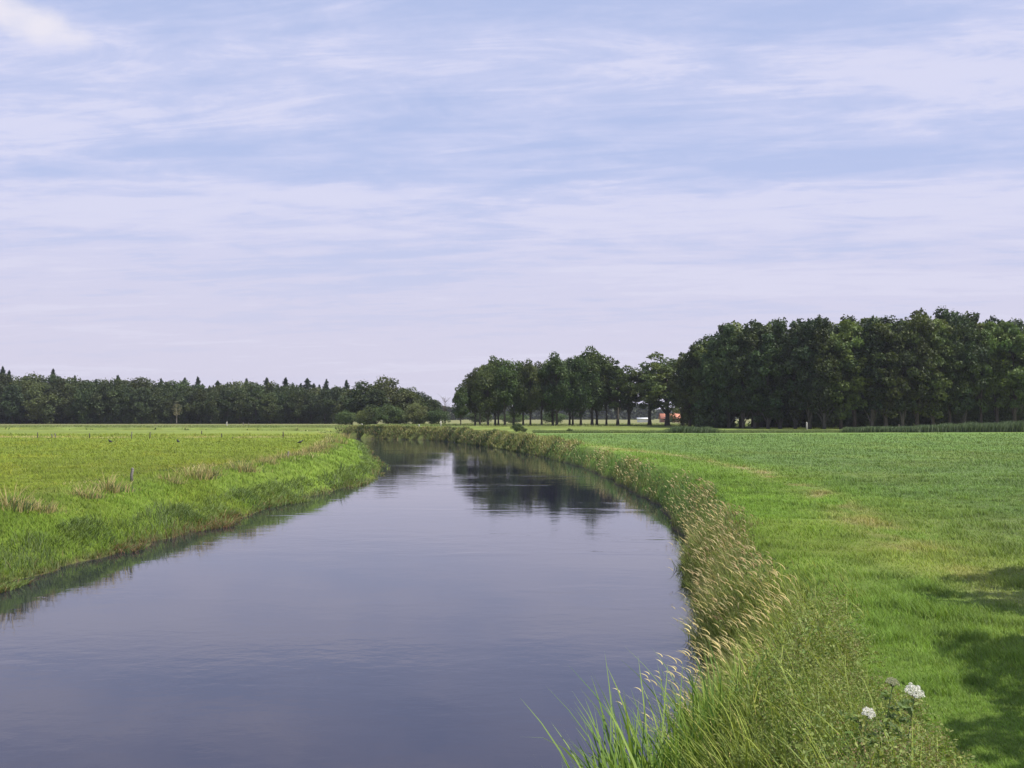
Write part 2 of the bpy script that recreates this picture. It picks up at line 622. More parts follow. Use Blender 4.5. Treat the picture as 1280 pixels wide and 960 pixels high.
M_GRASS = veg_mat('grass_blade', 0.35, 0.55)
M_TALL = veg_mat('tall_grass_blade', 0.33, 0.25)
M_HERB = veg_mat('herb_leaf', 0.30, 0.15)
M_LEAF = veg_mat('tree_leaf', 0.22, 0.0, vary=1.0)
M_NEEDLE = veg_mat('needle_leaf', 0.10, 0.0, vary=0.7)
M_BARK = bark_mat()
M_GROUND = ground_mat()
M_WATER = water_mat()
M_WOOD = plain_mat('weathered_wood', 0.85, 14, 0.5)
M_PAINT = plain_mat('masonry', 0.7, 3, 0.15)
M_ROOF = plain_mat('roof_tile', 0.75, 5, 0.3)
M_GLASS = plain_mat('window_glass', 0.1, 2, 0.1)
M_FEATHER = plain_mat('feather', 0.5, 30, 0.3)
M_PETAL = veg_mat('white_petal', 0.25, 0.3, tgain=(1, 1, 1))


def link(name, me, parent=None, loc=(0, 0, 0)):
    o = bpy.data.objects.new(name, me)
    o.location = loc
    if parent is not None:
        o.parent = parent
    COL.objects.link(o)
    return o


def tag(o, label, cat=None, group=None, kind=None):
    if label:
        o['label'] = label
    if cat:
        o['category'] = cat
    if group:
        o['group'] = group
    if kind:
        o['kind'] = kind
    return o


def empty(name, loc, rz=0.0, sc=(1, 1, 1)):
    o = bpy.data.objects.new(name, None)
    o.location = loc
    o.rotation_euler = (0, 0, rz)
    o.scale = sc
    o.empty_display_size = 0.5
    COL.objects.link(o)
    return o


ORD = ['', 'first', 'second', 'third', 'fourth', 'fifth', 'sixth', 'seventh', 'eighth', 'ninth', 'tenth', 'eleventh', 'twelfth', 'thirteenth',
       'fourteenth', 'fifteenth', 'sixteenth', 'seventeenth', 'eighteenth', 'nineteenth', 'twentieth']
TENS = {20: 'twenty', 30: 'thirty', 40: 'forty', 50: 'fifty', 60: 'sixty'}
TENTH = {30: 'thirtieth', 40: 'fortieth', 50: 'fiftieth', 60: 'sixtieth'}


def ordinal(n):
    if n <= 20:
        return ORD[n]
    if n in TENTH:
        return TENTH[n]
    return TENS[n // 10 * 10] + '-' + ORD[n % 10]


# ------------------------------------------------------------------ ground and river
def build_ground():
    fan = np.linspace(-R(42), R(42), 760)
    rest = np.linspace(R(42), 2 * np.pi - R(42), 130)[1:-1]
    ang = np.concatenate([fan, rest])
    rad = np.concatenate([[0.0], np.geomspace(1.0, 9000.0, 760)])
    A, Rr = np.meshgrid(ang, rad)
    x = (np.sin(A) * Rr).ravel(); y = (np.cos(A) * Rr).ravel()
    s, left = shore(x, y)
    z = ground_h(x, y, s, left)
    c = cover_colour(x, y, s, left)
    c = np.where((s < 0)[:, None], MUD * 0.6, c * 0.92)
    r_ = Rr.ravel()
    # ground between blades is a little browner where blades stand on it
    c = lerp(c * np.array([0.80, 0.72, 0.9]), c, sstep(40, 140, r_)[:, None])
    # arable land a long way off
    c = lerp(c, np.array([0.20, 0.20, 0.08]), sstep(330, 420, r_)[:, None])
    na = len(ang); nr = len(rad)
    i = np.arange(nr - 1)[:, None] * na; j = np.arange(na)[None, :]
    jn = (j + 1) % na
    q = np.stack([i + j, i + jn, i + na + jn, i + na + j], -1).reshape(-1, 4)
    q = q[:, ::-1]
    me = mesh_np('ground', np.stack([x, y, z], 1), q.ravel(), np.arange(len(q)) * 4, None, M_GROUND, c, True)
    tag(link('ground', me), 'green meadow land on both banks of the river', kind='structure')
    V = np.array([(-330, -75, -2), (80, -75, -2), (80, 310, -2), (-330, 310, -2)], float)
    me = mesh_np('river', V, np.array([0, 1, 2, 3]), np.array([0]), None, M_WATER)
    tag(link('river', me), 'calm dark river reflecting the sky', kind='structure')


build_ground()


def sample(n, dmin, dmax, q, umax=0.60):
    """spots in a wide fan ahead; distance density ~ d^-q"""
    t = rng.random(n)
    if abs(q - 1) < 1e-6:
        d = dmin * (dmax / dmin) ** t
    else:
        k = 1 - q
        d = (dmin ** k + (dmax ** k - dmin ** k) * t) ** (1 / k)
    x = rng.uniform(-umax, umax, n) * d
    return x, d


# ------------------------------------------------------------------ meadow grass
def build_meadow():
    g = Geo()
    for (n, d0, d1, q) in ((620000, 8, 60, 1.55), (420000, 34, 190, 1.7)):
        x, y = sample(n, d0, d1, q)
        s, left = shore(x, y)
        k = s > 0.03
        # the tall fringe takes over close to the water on the right bank
        k &= left | (s > 0.9 + 0.4 * vnoise(x / 2, y / 2, 60)) | (rng.random(n) < 0.35)
        x, y, s, left = x[k], y[k], s[k], left[k]
        d = np.hypot(x, y)
        z = ground_h(x, y, s, left)
        c = cover_colour(x, y, s, left)
        tall = fbm(x / 1.6, y / 1.6, 62, 3)
        slope = left & (s < 5)
        h = (0.05 + 0.13 * tall ** 1.5) * rng.uniform(0.6, 1.25, len(x))
        h = np.where(slope, h * 2.2, h * (1 + 1.1 * sstep(0.62, 0.8, vnoise(x / 0.55, y / 0.55, 65))))
        h = np.where(~left & (s > 9), h * 0.9, h)
        h = h * (1 + np.clip(d - 40, 0, 200) / 160)
        w = np.maximum(0.007 * rng.uniform(0.7, 1.4, len(x)), d * 0.00062)
        tone = rng.uniform(0.78, 1.22, len(x))[:, None] * (0.72 + 0.56 * fbm(x / 0.35, y / 0.45, 64, 2)[:, None])
        c = c * tone
        pale = (rng.random(len(x)) < 0.07)[:, None]
        c = np.where(pale, c * np.array([1.5, 1.22, 1.6]), c)
        az = rng.normal(2.6, 1.5, len(x))
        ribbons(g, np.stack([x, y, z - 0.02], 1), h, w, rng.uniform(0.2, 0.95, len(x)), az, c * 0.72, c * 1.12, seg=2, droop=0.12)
    o = link('meadow_grass', g.mesh('meadow_grass', M_GRASS))
    tag(o, 'short lush green grass covering the fields and banks', 'grass', kind='stuff')


build_meadow()


# ------------------------------------------------------------------ tall growth on the banks
STRAW = np.array([0.66, 0.57, 0.30])
RGREEN = np.array([0.17, 0.235, 0.048])
DGREEN = np.array([0.070, 0.135, 0.034])
YGREEN = np.array([0.28, 0.33, 0.06])
RUST = np.array([0.27, 0.17, 0.085])


def seed_heads(g, tip, az, L, w, col):
    """plume carried on along a leaning stem, two crossed blades"""
    for f in (0.0, 1.0):
        ribbons(g, tip - np.array([0, 0, 0.01]), L * 0.55, w, np.full(len(tip), 1.25), az, col * 0.9, col * 1.05, seg=4, face=az + np.pi / 2 * (1 - f * 0.6), droop=0.28, belly=0.9)


def stem_tip(base, h, lean, az, droop):
    return np.stack([base[:, 0] + np.cos(az) * lean * h, base[:, 1] + np.sin(az) * lean * h, base[:, 2] + h * (1 - droop)], 1)


def build_reed_grass():
    """golden-headed canary grass on the right bank"""
    g = Geo()
    x, y = sample(60000, 13, 48, 1.0)
    s, left = shore(x, y)
    dens = sstep(13.5, 17, y) * sstep(46, 34, y) * (0.35 + 0.65 * sstep(0.35, 0.5, fbm(x / 2.2, y / 3.0, 71, 2)))
    k = (~left) & (s > -0.2) & (s < 0.7 + 0.9 * vnoise(x / 1.5, y / 1.5, 73)) & (rng.random(len(x)) < dens * 1.3)
    x, y, s = x[k], y[k], s[k]
    z = ground_h(x, y)
    n = len(x)
    base = np.stack([x, y, z - 0.03], 1)
    h = rng.uniform(0.5, 1.15, n) * np.where(s > 0.8, 0.6, 0.9) * (0.75 + 0.5 * vnoise(x / 1.1, y / 1.4, 76))
    az = rng.normal(2.9, 0.45, n)
    lean = rng.uniform(0.15, 0.7, n)
    d = np.hypot(x, y)
    cs = lerp(RGREEN, STRAW, rng.uniform(0.1, 0.8, n)[:, None])
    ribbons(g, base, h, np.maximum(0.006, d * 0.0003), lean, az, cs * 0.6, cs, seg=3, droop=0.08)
    tip = stem_tip(base, h, lean, az, 0.12)
    pk = sstep(0.35, 0.65, fbm(x / 1.3, y / 1.8, 75, 3))
    hd = rng.random(n) < 0.06 + 0.46 * pk
    ch = STRAW * rng.uniform(0.65, 1.15, n)[:, None] * np.array([1, 0.97, 0.9])
    seed_heads(g, tip[hd], az[hd], rng.uniform(0.15, 0.34, hd.sum()), np.maximum(0.013, d[hd] * 0.00050), ch[hd])
    for rep in range(4):
        hh = h * rng.uniform(0.4, 0.9, n)
        cl = lerp(RGREEN, YGREEN, rng.random(n)[:, None]) * rng.uniform(0.7, 1.2, n)[:, None]
        b2 = base + rng.normal(0, 0.05, (n, 3)) * np.array([1, 1, 0])
        ribbons(g, b2, hh, np.maximum(0.013, d * 0.0006), rng.uniform(0.4, 1.0, n), rng.normal(2.7, 0.9, n), cl * 0.6, cl, seg=3, droop=0.25)
    tag(link('reed_grass', g.mesh('reed_grass', M_TALL)), 'tall golden headed grass leaning over the bank toward the water', 'tall grass', kind='stuff')


def herb(g, base, h, nleaf, lsize, cl, ctop, top=0.3, spread=0.14, stemw=0.006, topn=10):
    """branching weeds: stem, paired leaves, tuft of small seed clusters"""
    n = len(base)
    az = rng.uniform(0, 2 * np.pi, n)
    lean = rng.uniform(0.0, 0.3, n)
    ribbons(g, base, h, np.maximum(stemw, 0), lean, az, cl * 0.5, cl * 0.8, seg=3, droop=0.0)
    t = rng.random((n, nleaf)) ** 0.8
    hh = h[:, None] * t
    lx = base[:, 0, None] + np.cos(az)[:, None] * lean[:, None] * h[:, None] * t ** 1.8 + rng.normal(0, 1, (n, nleaf)) * spread * (1.15 - 0.6 * t)
    ly = base[:, 1, None] + np.sin(az)[:, None] * lean[:, None] * h[:, None] * t ** 1.8 + rng.normal(0, 1, (n, nleaf)) * spread * (1.15 - 0.6 * t)
    lz = base[:, 2, None] + hh + rng.normal(0, 0.03, (n, nleaf))
    P = np.stack([lx, ly, lz], -1).reshape(-1, 3)
    C = (cl[:, None, :] * rng.uniform(0.65, 1.35, (n, nleaf, 1))).reshape(-1, 3)
    leaves(g, P, np.repeat(lsize, nleaf) * rng.uniform(0.6, 1.3, n * nleaf), C, 2.3, 0.25)
    m = rng.random(n) < top
    if m.any():
        b = base[m]; hm = h[m]; k = m.sum()
        tt = rng.uniform(0.78, 1.12, (k, topn))
        P = np.stack([b[:, 0, None] + np.cos(az[m])[:, None] * lean[m][:, None] * hm[:, None] + rng.normal(0, 0.035, (k, topn)),
                      b[:, 1, None] + np.sin(az[m])[:, None] * lean[m][:, None] * hm[:, None] + rng.normal(0, 0.035, (k, topn)),
                      b[:, 2, None] + hm[:, None] * tt], -1).reshape(-1, 3)
        C = np.repeat(ctop[m], topn, 0) * rng.uniform(0.6, 1.4, (k * topn, 1))
        leaves(g, P, np.repeat(lsize[m] * 0.45, topn), C, 1.4)


def build_bank_weeds():
    """herbs and mixed growth all along the right bank and the far bend"""
    g = Geo()
    # near thicket
    x, y = sample(26000, 7.5, 22, 1.0)
    s, left = shore(x, y)
    patch = fbm(x / 1.3, y / 1.3, 81, 2)
    k = (~left) & (s > 0.7 + 0.6 * (y > 14)) & (s < 2.9 - 0.22 * np.clip(y - 12, 0, 8) + 0.7 * (patch - 0.5)) & (rng.random(len(x)) < 0.32 + 0.40 * (patch > 0.45))
    x, y, s = x[k], y[k], s[k]
    n = len(x)
    patch_ = fbm(x / 0.9, y / 0.9, 82, 2)
    base = np.stack([x, y, ground_h(x, y) - 0.02], 1)
    edge = sstep(3.2, 1.8, s)
    h = rng.uniform(0.3, 0.85, n) * (0.35 + 0.65 * edge)
    hk = rng.random(n) < 0.25 + 0.75 * sstep(0.9, 1.5, s)
    cl = lerp(np.array([0.12, 0.19, 0.04]), np.array([0.22, 0.24, 0.07]), rng.random(n)[:, None])
    ct = lerp(RUST, np.array([0.26, 0.2, 0.12]), rng.random(n)[:, None])
    herb(g, base[hk], h[hk], 30, (rng.uniform(0.010, 0.022, n) * (0.8 + 0.45 * (patch_ > 0.5)))[hk], (cl * 1.15)[hk], ct[hk], top=0.6, spread=0.085, stemw=0.005, topn=22)
    blades = rng.random(n) < 0.9 - 0.5 * sstep(1.2, 2.0, s)
    m = blades.sum()
    cb = lerp(RGREEN, YGREEN * 1.3, rng.random((m, 1)))
    ribbons(g, base[blades] + rng.normal(0, 0.08, (m, 3)) * np.array([1, 1, 0]), rng.uniform(0.35, 1.0, m) * (0.4 + 0.6 * edge[blades]), rng.uniform(0.009, 0.026, m), rng.uniform(0.2, 0.8, m), rng.normal(2.6, 1.2, m), cb * 0.6, cb * 1.1, seg=4, droop=0.15)
    # broad arching blades and a few yellowed ones through the herbs and down to the water
    x, y = sample(60000, 10.5, 24, 1.0)
    s, left = shore(x, y)
    cl = fbm(x / 0.7, y / 0.9, 84, 2)
    k = (~left) & (s > -0.25) & (s < 2.4) & (rng.random(len(x)) < np.where(s < 1.5, 0.9, 0.30) * (cl > 0.42))
    x, y, s = x[k], y[k], s[k]
    n = len(x)
    base = np.stack([x, y, ground_h(x, y) - 0.03], 1)
    cb = lerp(RGREEN * 0.8, YGREEN * 1.15, rng.random((n, 1)))
    cb = np.where((rng.random(n) < 0.07)[:, None], np.array([0.52, 0.45, 0.16]), cb)
    h = rng.uniform(0.4, 1.1, n) * (0.7 + 0.5 * vnoise(x / 0.8, y / 0.8, 86)) * (1 - 0.55 * sstep(0.8, 1.6, s)) * (1 - 0.2 * sstep(15, 20, y))
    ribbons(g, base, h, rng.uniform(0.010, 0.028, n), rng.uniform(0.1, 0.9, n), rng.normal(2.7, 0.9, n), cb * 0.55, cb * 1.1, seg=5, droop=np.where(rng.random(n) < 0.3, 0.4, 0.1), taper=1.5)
    tag(link('weed_thicket', g.mesh('weed_thicket', M_HERB)), 'brownish green weeds with rusty seed tops around the white umbels', 'weeds', kind='stuff')

    g = Geo()
    x, y = sample(150000, 22, 300, 1.15, 0.5)
    s, left = shore(x, y)
    patch = fbm(x / 2.5, y / 5.0, 83, 3)
    near_gold = sstep(40, 30, y)
    k = (~left) & (s > 0.02) & (s < 0.75 + 0.9 * patch) & (rng.random(len(x)) < 0.9 - 0.62 * near_gold)
    x, y, s, patch = x[k], y[k], s[k], patch[k]
    n = len(x); d = np.hypot(x, y)
    base = np.stack([x, y, ground_h(x, y) - 0.03], 1)
    h = (0.28 + 0.75 * patch) * rng.uniform(0.6, 1.2, n) * (1 - 0.6 * sstep(0.7, 1.7, s))
    farb = sstep(120, 190, y)
    h = h * (1 + 0.35 * farb)
    tone = fbm(x / 1.4, y / 4.0, 85, 2)[:, None]
    cl = lerp(DGREEN * 1.5, np.array([0.20, 0.195, 0.065]), np.clip((tone - 0.25) * 2.0, 0, 1)) * rng.uniform(0.7, 1.3, n)[:, None] * (1 - 0.35 * farb[:, None])
    az = rng.normal(2.7, 1.0, n)
    w = np.maximum(0.012, d * 0.0006)
    ribbons(g, base, h, w, rng.uniform(0.1, 0.6, n), az, cl * 0.6, cl * 1.1, seg=2, droop=0.1)
    # leafy clusters
    kk = rng.random(n) < 0.85
    for rep in range(3):
        m = kk
        P = base[m] + np.stack([rng.normal(0, 0.12, m.sum()), rng.normal(0, 0.12, m.sum()), h[m] * rng.uniform(0.25, 0.95, m.sum())], 1)
        leaves(g, P, np.maximum(0.035, d[m] * 0.0008) * rng.uniform(0.7, 1.4, m.sum()), cl[m] * rng.uniform(0.75, 1.3, m.sum())[:, None], 2.0)
    # straw and russet heads
    mh = rng.random(n) < 0.16 + 0.45 * (patch > 0.55)
    az2 = rng.normal(2.9, 0.5, mh.sum())
    ch = lerp(STRAW * 0.8, RUST * 1.3, (rng.random(mh.sum()) ** 1.6)[:, None]) * rng.uniform(0.7, 1.2, mh.sum())[:, None]
    ln = np.full(mh.sum(), 0.35)
    hh = h[mh] * rng.uniform(1.0, 1.35, mh.sum())
    ribbons(g, base[mh], hh, np.maximum(0.006, d[mh] * 0.0003), ln, az2, ch * 0.5, ch, seg=2, droop=0.05)
    tip = stem_tip(base[mh], hh, ln, az2, 0.08)
    seed_heads(g, tip, az2, rng.uniform(0.14, 0.28, mh.sum()), np.maximum(0.02, d[mh] * 0.0006), ch)
    # the far bend, seen nearly edge on
    P = SHORE_R[(SHORE_R[:, 1] > 115) & (SHORE_R[:, 0] > -80)]
    seg = np.linalg.norm(np.diff(P, axis=0), axis=1)
    n = 60000
    i = rng.choice(len(seg), n, p=seg / seg.sum())
    q = P[i] + (P[i + 1] - P[i]) * rng.random(n)[:, None]
    nrm = np.stack([-(P[i + 1] - P[i])[:, 1], (P[i + 1] - P[i])[:, 0]], 1) / seg[i][:, None]
    q = q + nrm * rng.uniform(-0.8, 3.4, n)[:, None]
    x, y = q[:, 0], q[:, 1]
    s, left = shore(x, y)
    k = (s > -0.2) & (s < 2.6) & (~left) & (x > -44 + 8 * rng.random(n)) & (rng.random(n) < 0.15 + 0.85 * sstep(125, 185, y))
    x, y, s = x[k], y[k], s[k]
    n = len(x); d = np.hypot(x, y)
    base = np.stack([x, y, np.maximum(ground_h(x, y), -2.05) - 0.02], 1)
    cl = fbm(x / 3.0, y / 3.0, 141, 3)
    h = (0.35 + 1.1 * np.clip(cl - 0.3, 0, 1)) * rng.uniform(0.6, 1.3, n)
    t = sstep(0.35, 0.65, fbm(x / 4.0, y / 4.0, 142, 3))[:, None]
    c = lerp(np.array([0.08, 0.11, 0.035]), np.array([0.23, 0.25, 0.08]), t) * rng.uniform(0.65, 1.35, n)[:, None]
    c = np.where((rng.random(n) < 0.12)[:, None], np.array([0.36, 0.28, 0.13]), c)
    ribbons(g, base, h, d * 0.0009, rng.uniform(0.1, 0.6, n), rng.uniform(0, 6.28, n), c * 0.7, c * 1.1, seg=2, droop=0.1)
    tag(link('bank_undergrowth', g.mesh('bank_undergrowth', M_HERB)), 'olive green herbs and seeding grasses lining the outer bend of the river', 'undergrowth', kind='stuff')


def build_left_edge():
    """longer grass at the left water line and on the bank crest"""
    g = Geo()
    x, y = sample(260000, 30, 240, 1.35)
    s, left = shore(x, y)
    clump = fbm(x / 1.5, y / 2.5, 91, 3)
    k = left & (s > -0.55 * (clump > 0.5) - 0.05) & (((s < 0.9 + 1.3 * clump) & (rng.random(len(x)) < 0.95)) | ((np.abs(s - 5.4) < 1.5) & (clump > 0.47) & (rng.random(len(x)) < 0.75)))
    x, y, s, clump = x[k], y[k], s[k], clump[k]
    n = len(x); d = np.hypot(x, y)
    base = np.stack([x, y, ground_h(x, y) - 0.03], 1)
    water = s < 2.5
    h = np.where(water, 0.25 + 1.3 * np.clip(clump - 0.35, 0, 1), 0.12 + 0.7 * np.clip(clump - 0.35, 0, 1)) * rng.uniform(0.6, 1.2, n)
    cw = lerp(np.array([0.09, 0.15, 0.04]), np.array([0.16, 0.20, 0.07]), rng.random(n)[:, None])
    dry = rng.random(n) < 0.30 * sstep(0.40, 0.62, fbm(x / 2.6, y / 5, 93, 2)) * (~water) * 2
    ct = lerp(np.array([0.08, 0.13, 0.035]), np.array([0.13, 0.17, 0.05]), rng.random(n)[:, None])
    c = np.where(water[:, None], cw, ct)
    c = np.where(dry[:, None], STRAW * rng.uniform(0.7, 1.1, n)[:, None], c)
    rd = water & (s < 0.35) & (rng.random(n) < 0.4 * sstep(0.5, 0.7, vnoise(x / 2, y / 4, 95)) + 0.08)
    c = np.where(rd[:, None], np.array([0.20, 0.13, 0.07]), c)
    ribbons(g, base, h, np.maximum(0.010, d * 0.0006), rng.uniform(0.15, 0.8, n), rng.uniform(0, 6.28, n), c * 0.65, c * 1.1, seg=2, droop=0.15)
    # flopping blades, mud coloured stubble and darker clumps right along the edge
    P = SHORE_L[(SHORE_L[:, 1] > 20) & (SHORE_L[:, 1] < 245)]
    seg = np.linalg.norm(np.diff(P, axis=0), axis=1)
    wgt = seg / (0.5 * (P[:-1, 1] + P[1:, 1])) ** 1.3
    n = 70000
    i = rng.choice(len(seg), n, p=wgt / wgt.sum())
    q = P[i] + (P[i + 1] - P[i]) * rng.random(n)[:, None]
    nrm = np.stack([-(P[i + 1] - P[i])[:, 1], (P[i + 1] - P[i])[:, 0]], 1) / seg[i][:, None]
    q = q + nrm * rng.uniform(-1.2, 2.2, n)[:, None]
    x, y = q[:, 0], q[:, 1]
    s, left = shore(x, y)
    cl = fbm(x / 1.3, y / 3.0, 96, 3)
    k = left & (s > -0.1 - 0.7 * (cl > 0.55)) & (s < 1.0 + cl) & (rng.random(n) < 0.35 + 1.2 * (cl > 0.45))
    x, y, s, cl = x[k], y[k], s[k], cl[k]
    n = len(x); d = np.hypot(x, y)
    base = np.stack([x, y, np.maximum(ground_h(x, y), -2.05) - 0.02], 1)
    h = (0.16 + 0.75 * np.clip(cl - 0.35, 0, 1)) * rng.uniform(0.5, 1.3, n)
    dark = 0.6 * sstep(0.45, 0.75, fbm(x / 1.0, y / 2.2, 97, 2))[:, None] + 0.15
    c = lerp(np.array([0.22, 0.29, 0.08]), np.array([0.075, 0.125, 0.04]), dark) * rng.uniform(0.7, 1.3, n)[:, None]
    brown = (rng.random(n) < 0.16 * sstep(0.6, 0.0, s) + 0.30 * sstep(0.35, 0.1, s) * (vnoise(x / 2, y / 4, 95) > 0.55))[:, None]
    c = np.where(brown, np.array([0.26, 0.16, 0.09]) * rng.uniform(0.6, 1.4, n)[:, None], c)
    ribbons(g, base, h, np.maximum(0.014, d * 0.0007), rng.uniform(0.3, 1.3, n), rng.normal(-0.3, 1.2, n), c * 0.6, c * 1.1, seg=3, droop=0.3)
    tag(link('waterside_grass', g.mesh('waterside_grass', M_TALL)), 'longer grey green grass along the low bank and its crest', 'grass', kind='stuff')


def build_ditch_growth():
    """reeds and coarse growth along the ditch at the far edge of the right field"""
    g = Geo()
    n = 52000
    x = rng.uniform(4, 125, n); y = 201.5 + np.abs(rng.normal(0, 1, n)) * 6
    px = x / y * 1350 + 640
    amp = 0.28 + 0.25 * vnoise(x / 2.2, y / 3.0, 101)
    reed = np.maximum(sstep(1045, 1058, px), sstep(826, 842, px) * sstep(905, 880, px))
    hmax = lerp(amp, np.where(px > 1000, lerp(1.35, 2.5, sstep(1050, 1285, px)), 1.5) * (0.75 + 0.35 * vnoise(x / 1.6, y / 50, 103)), reed)
    keep = (y < 206.5) | (reed < 0.5)
    x, y, px, reed, hmax = x[keep], y[keep], px[keep], reed[keep], hmax[keep]
    n = len(x)
    base = np.stack([x, y, ground_h(x, y) - 0.03], 1)
    h = hmax * rng.uniform(0.7, 1.08, n)
    cg = lerp(np.array([0.15, 0.19, 0.05]), np.array([0.10, 0.15, 0.045]), vnoise(x / 4, y / 3, 105)[:, None])
    cr = lerp(np.array([0.06, 0.10, 0.035]), np.array([0.11, 0.15, 0.06]), rng.random(n)[:, None])
    c = lerp(cg, cr, reed[:, None]) * rng.uniform(0.75, 1.25, n)[:, None]
    ribbons(g, base, h, 0.12, rng.uniform(0.1, 0.4, n), rng.normal(0.2, 0.7, n), c * 0.7, c * 1.1, seg=3, droop=0.1)
    tag(link('ditch_reeds', g.mesh('ditch_reeds', M_TALL)), 'band of reeds and coarse grass between the far field edge and the wood', 'reeds', kind='stuff')
    # coarse growth on the meadow across the river behind the fence, and under the trees
    g = Geo()
    n = 60000
    x = np.concatenate([rng.uniform(-190, -20, n // 2), rng.uniform(-40, 110, n // 2)])
    y = np.concatenate([rng.uniform(285, 330, n // 2), rng.uniform(282, 345, n // 2)])
    s, left = shore(x, y)
    k = (s > 1) & (fbm(x / 6, y / 3, 107, 2) > 0.38)
    x, y = x[k], y[k]
    n = len(x)
    base = np.stack([x, y, ground_h(x, y) - 0.03], 1)
    c = lerp(np.array([0.15, 0.21, 0.05]), np.array([0.25, 0.27, 0.10]), vnoise(x / 7, y / 9, 109)[:, None]) * rng.uniform(0.8, 1.2, n)[:, None]
    h = rng.uniform(0.2, 0.55, n)
    ribbons(g, base, h, 0.16, 0.3, rng.uniform(0, 6.28, n), c * 0.75, c, seg=2)
    tag(link('rough_pasture', g.mesh('rough_pasture', M_TALL)), 'pale coarse pasture grass around the feet of the far trees', 'grass', kind='stuff')


build_reed_grass()
build_bank_weeds()
build_left_edge()
build_ditch_growth()


# ------------------------------------------------------------------ sedge clumps at the near water edge
def sedge_mesh(n, seed, hscale=1.0):
    rs = np.random.default_rng(seed)
    g = Geo()
    base = np.stack([rs.normal(0, 0.24, n), rs.normal(0, 0.24, n), np.full(n, -0.05)], 1)
    az = np.arctan2(base[:, 1], base[:, 0]) + rs.normal(0, 0.7, n)
    az = np.where(rs.random(n) < 0.45, rs.normal(2.9, 0.5, n), az)
    h = rs.uniform(0.8, 2.05, n) * hscale
    lean = rs.uniform(0.08, 0.55, n)
    drp = np.where(rs.random(n) < 0.3, 0.35, 0.08)
    c = lerp(np.array([0.07, 0.16, 0.03]), np.array([0.25, 0.35, 0.06]), rs.random(n)[:, None])
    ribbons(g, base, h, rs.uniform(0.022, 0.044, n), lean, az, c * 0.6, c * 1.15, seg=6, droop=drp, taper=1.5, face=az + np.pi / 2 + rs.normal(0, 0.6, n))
    return g.mesh('sedge_clump', M_TALL)


def build_sedges():
    spots = [
        (1.15, 12.9, 1.00, 'sedge clump with long blades bent out over the water'),
        (1.45, 13.3, 1.08, 'tall broad bladed sedge clump standing upright beside the bent blades'),
        (1.85, 14.0, 0.95, 'dense green sedge clump beneath the pale drooping seed heads'),
        (1.95, 12.6, 0.85, 'sedge clump between the water and the brownish weeds'),
        (2.45, 14.6, 0.75, 'bright yellow green sedge clump higher up the bank'),
        (0.80, 11.4, 0.85, 'small sedge clump furthest out in the dark water'),
        (2.35, 12.9, 0.75, 'short sedge clump squeezed among the rusty weeds'),
        (2.85, 16.2, 0.80, 'upright sedge clump at the foot of the golden grass'),
        (1.50, 11.6, 1.00, 'lush sedge clump in front of the tall upright one'),
    ]
    meshes = [sedge_mesh(150, 31), sedge_mesh(135, 32), sedge_mesh(142, 33)]
    for i, (x, y, sc, lab) in enumerate(spots):
        z = float(ground_h(np.array([x]), np.array([y]))[0])
        o = link('sedge_clump', meshes[i % 3], loc=(x + 0.22, y, max(z, -2.3)))
        o.rotation_euler = (0, 0, i * 0.5 - 0.6)
        o.scale = (sc * 1.12, sc * 1.12, sc * 1.14)
        tag(o, lab, 'sedge', 'sedge clumps along the near water edge')
    # stray arching seed stems over the water
    g = Geo()
    n = 18
    sx = rng.uniform(2.6, 3.5, n); sy = rng.uniform(15.0, 19.5, n)
    base = np.stack([sx, sy, ground_h(sx, sy)], 1)
    h = rng.uniform(0.8, 1.25, n); lean = rng.uniform(0.5, 1.0, n); az = rng.normal(3.0, 0.3, n)
    c = np.tile(np.array([0.40, 0.36, 0.2]), (n, 1))
    ribbons(g, base, h, 0.014, lean, az, c * 0.8, c, seg=5, droop=0.15, taper=3)
    seed_heads(g, stem_tip(base, h, lean, az, 0.15), az, rng.uniform(0.14, 0.24, n), 0.015, STRAW * np.ones((n, 3)) * 1.25)
    tag(link('arching_grass', g.mesh('arching_grass', M_TALL)), 'thin pale seed stems arching out over the dark water', 'seeding grass', kind='stuff')


build_sedges()


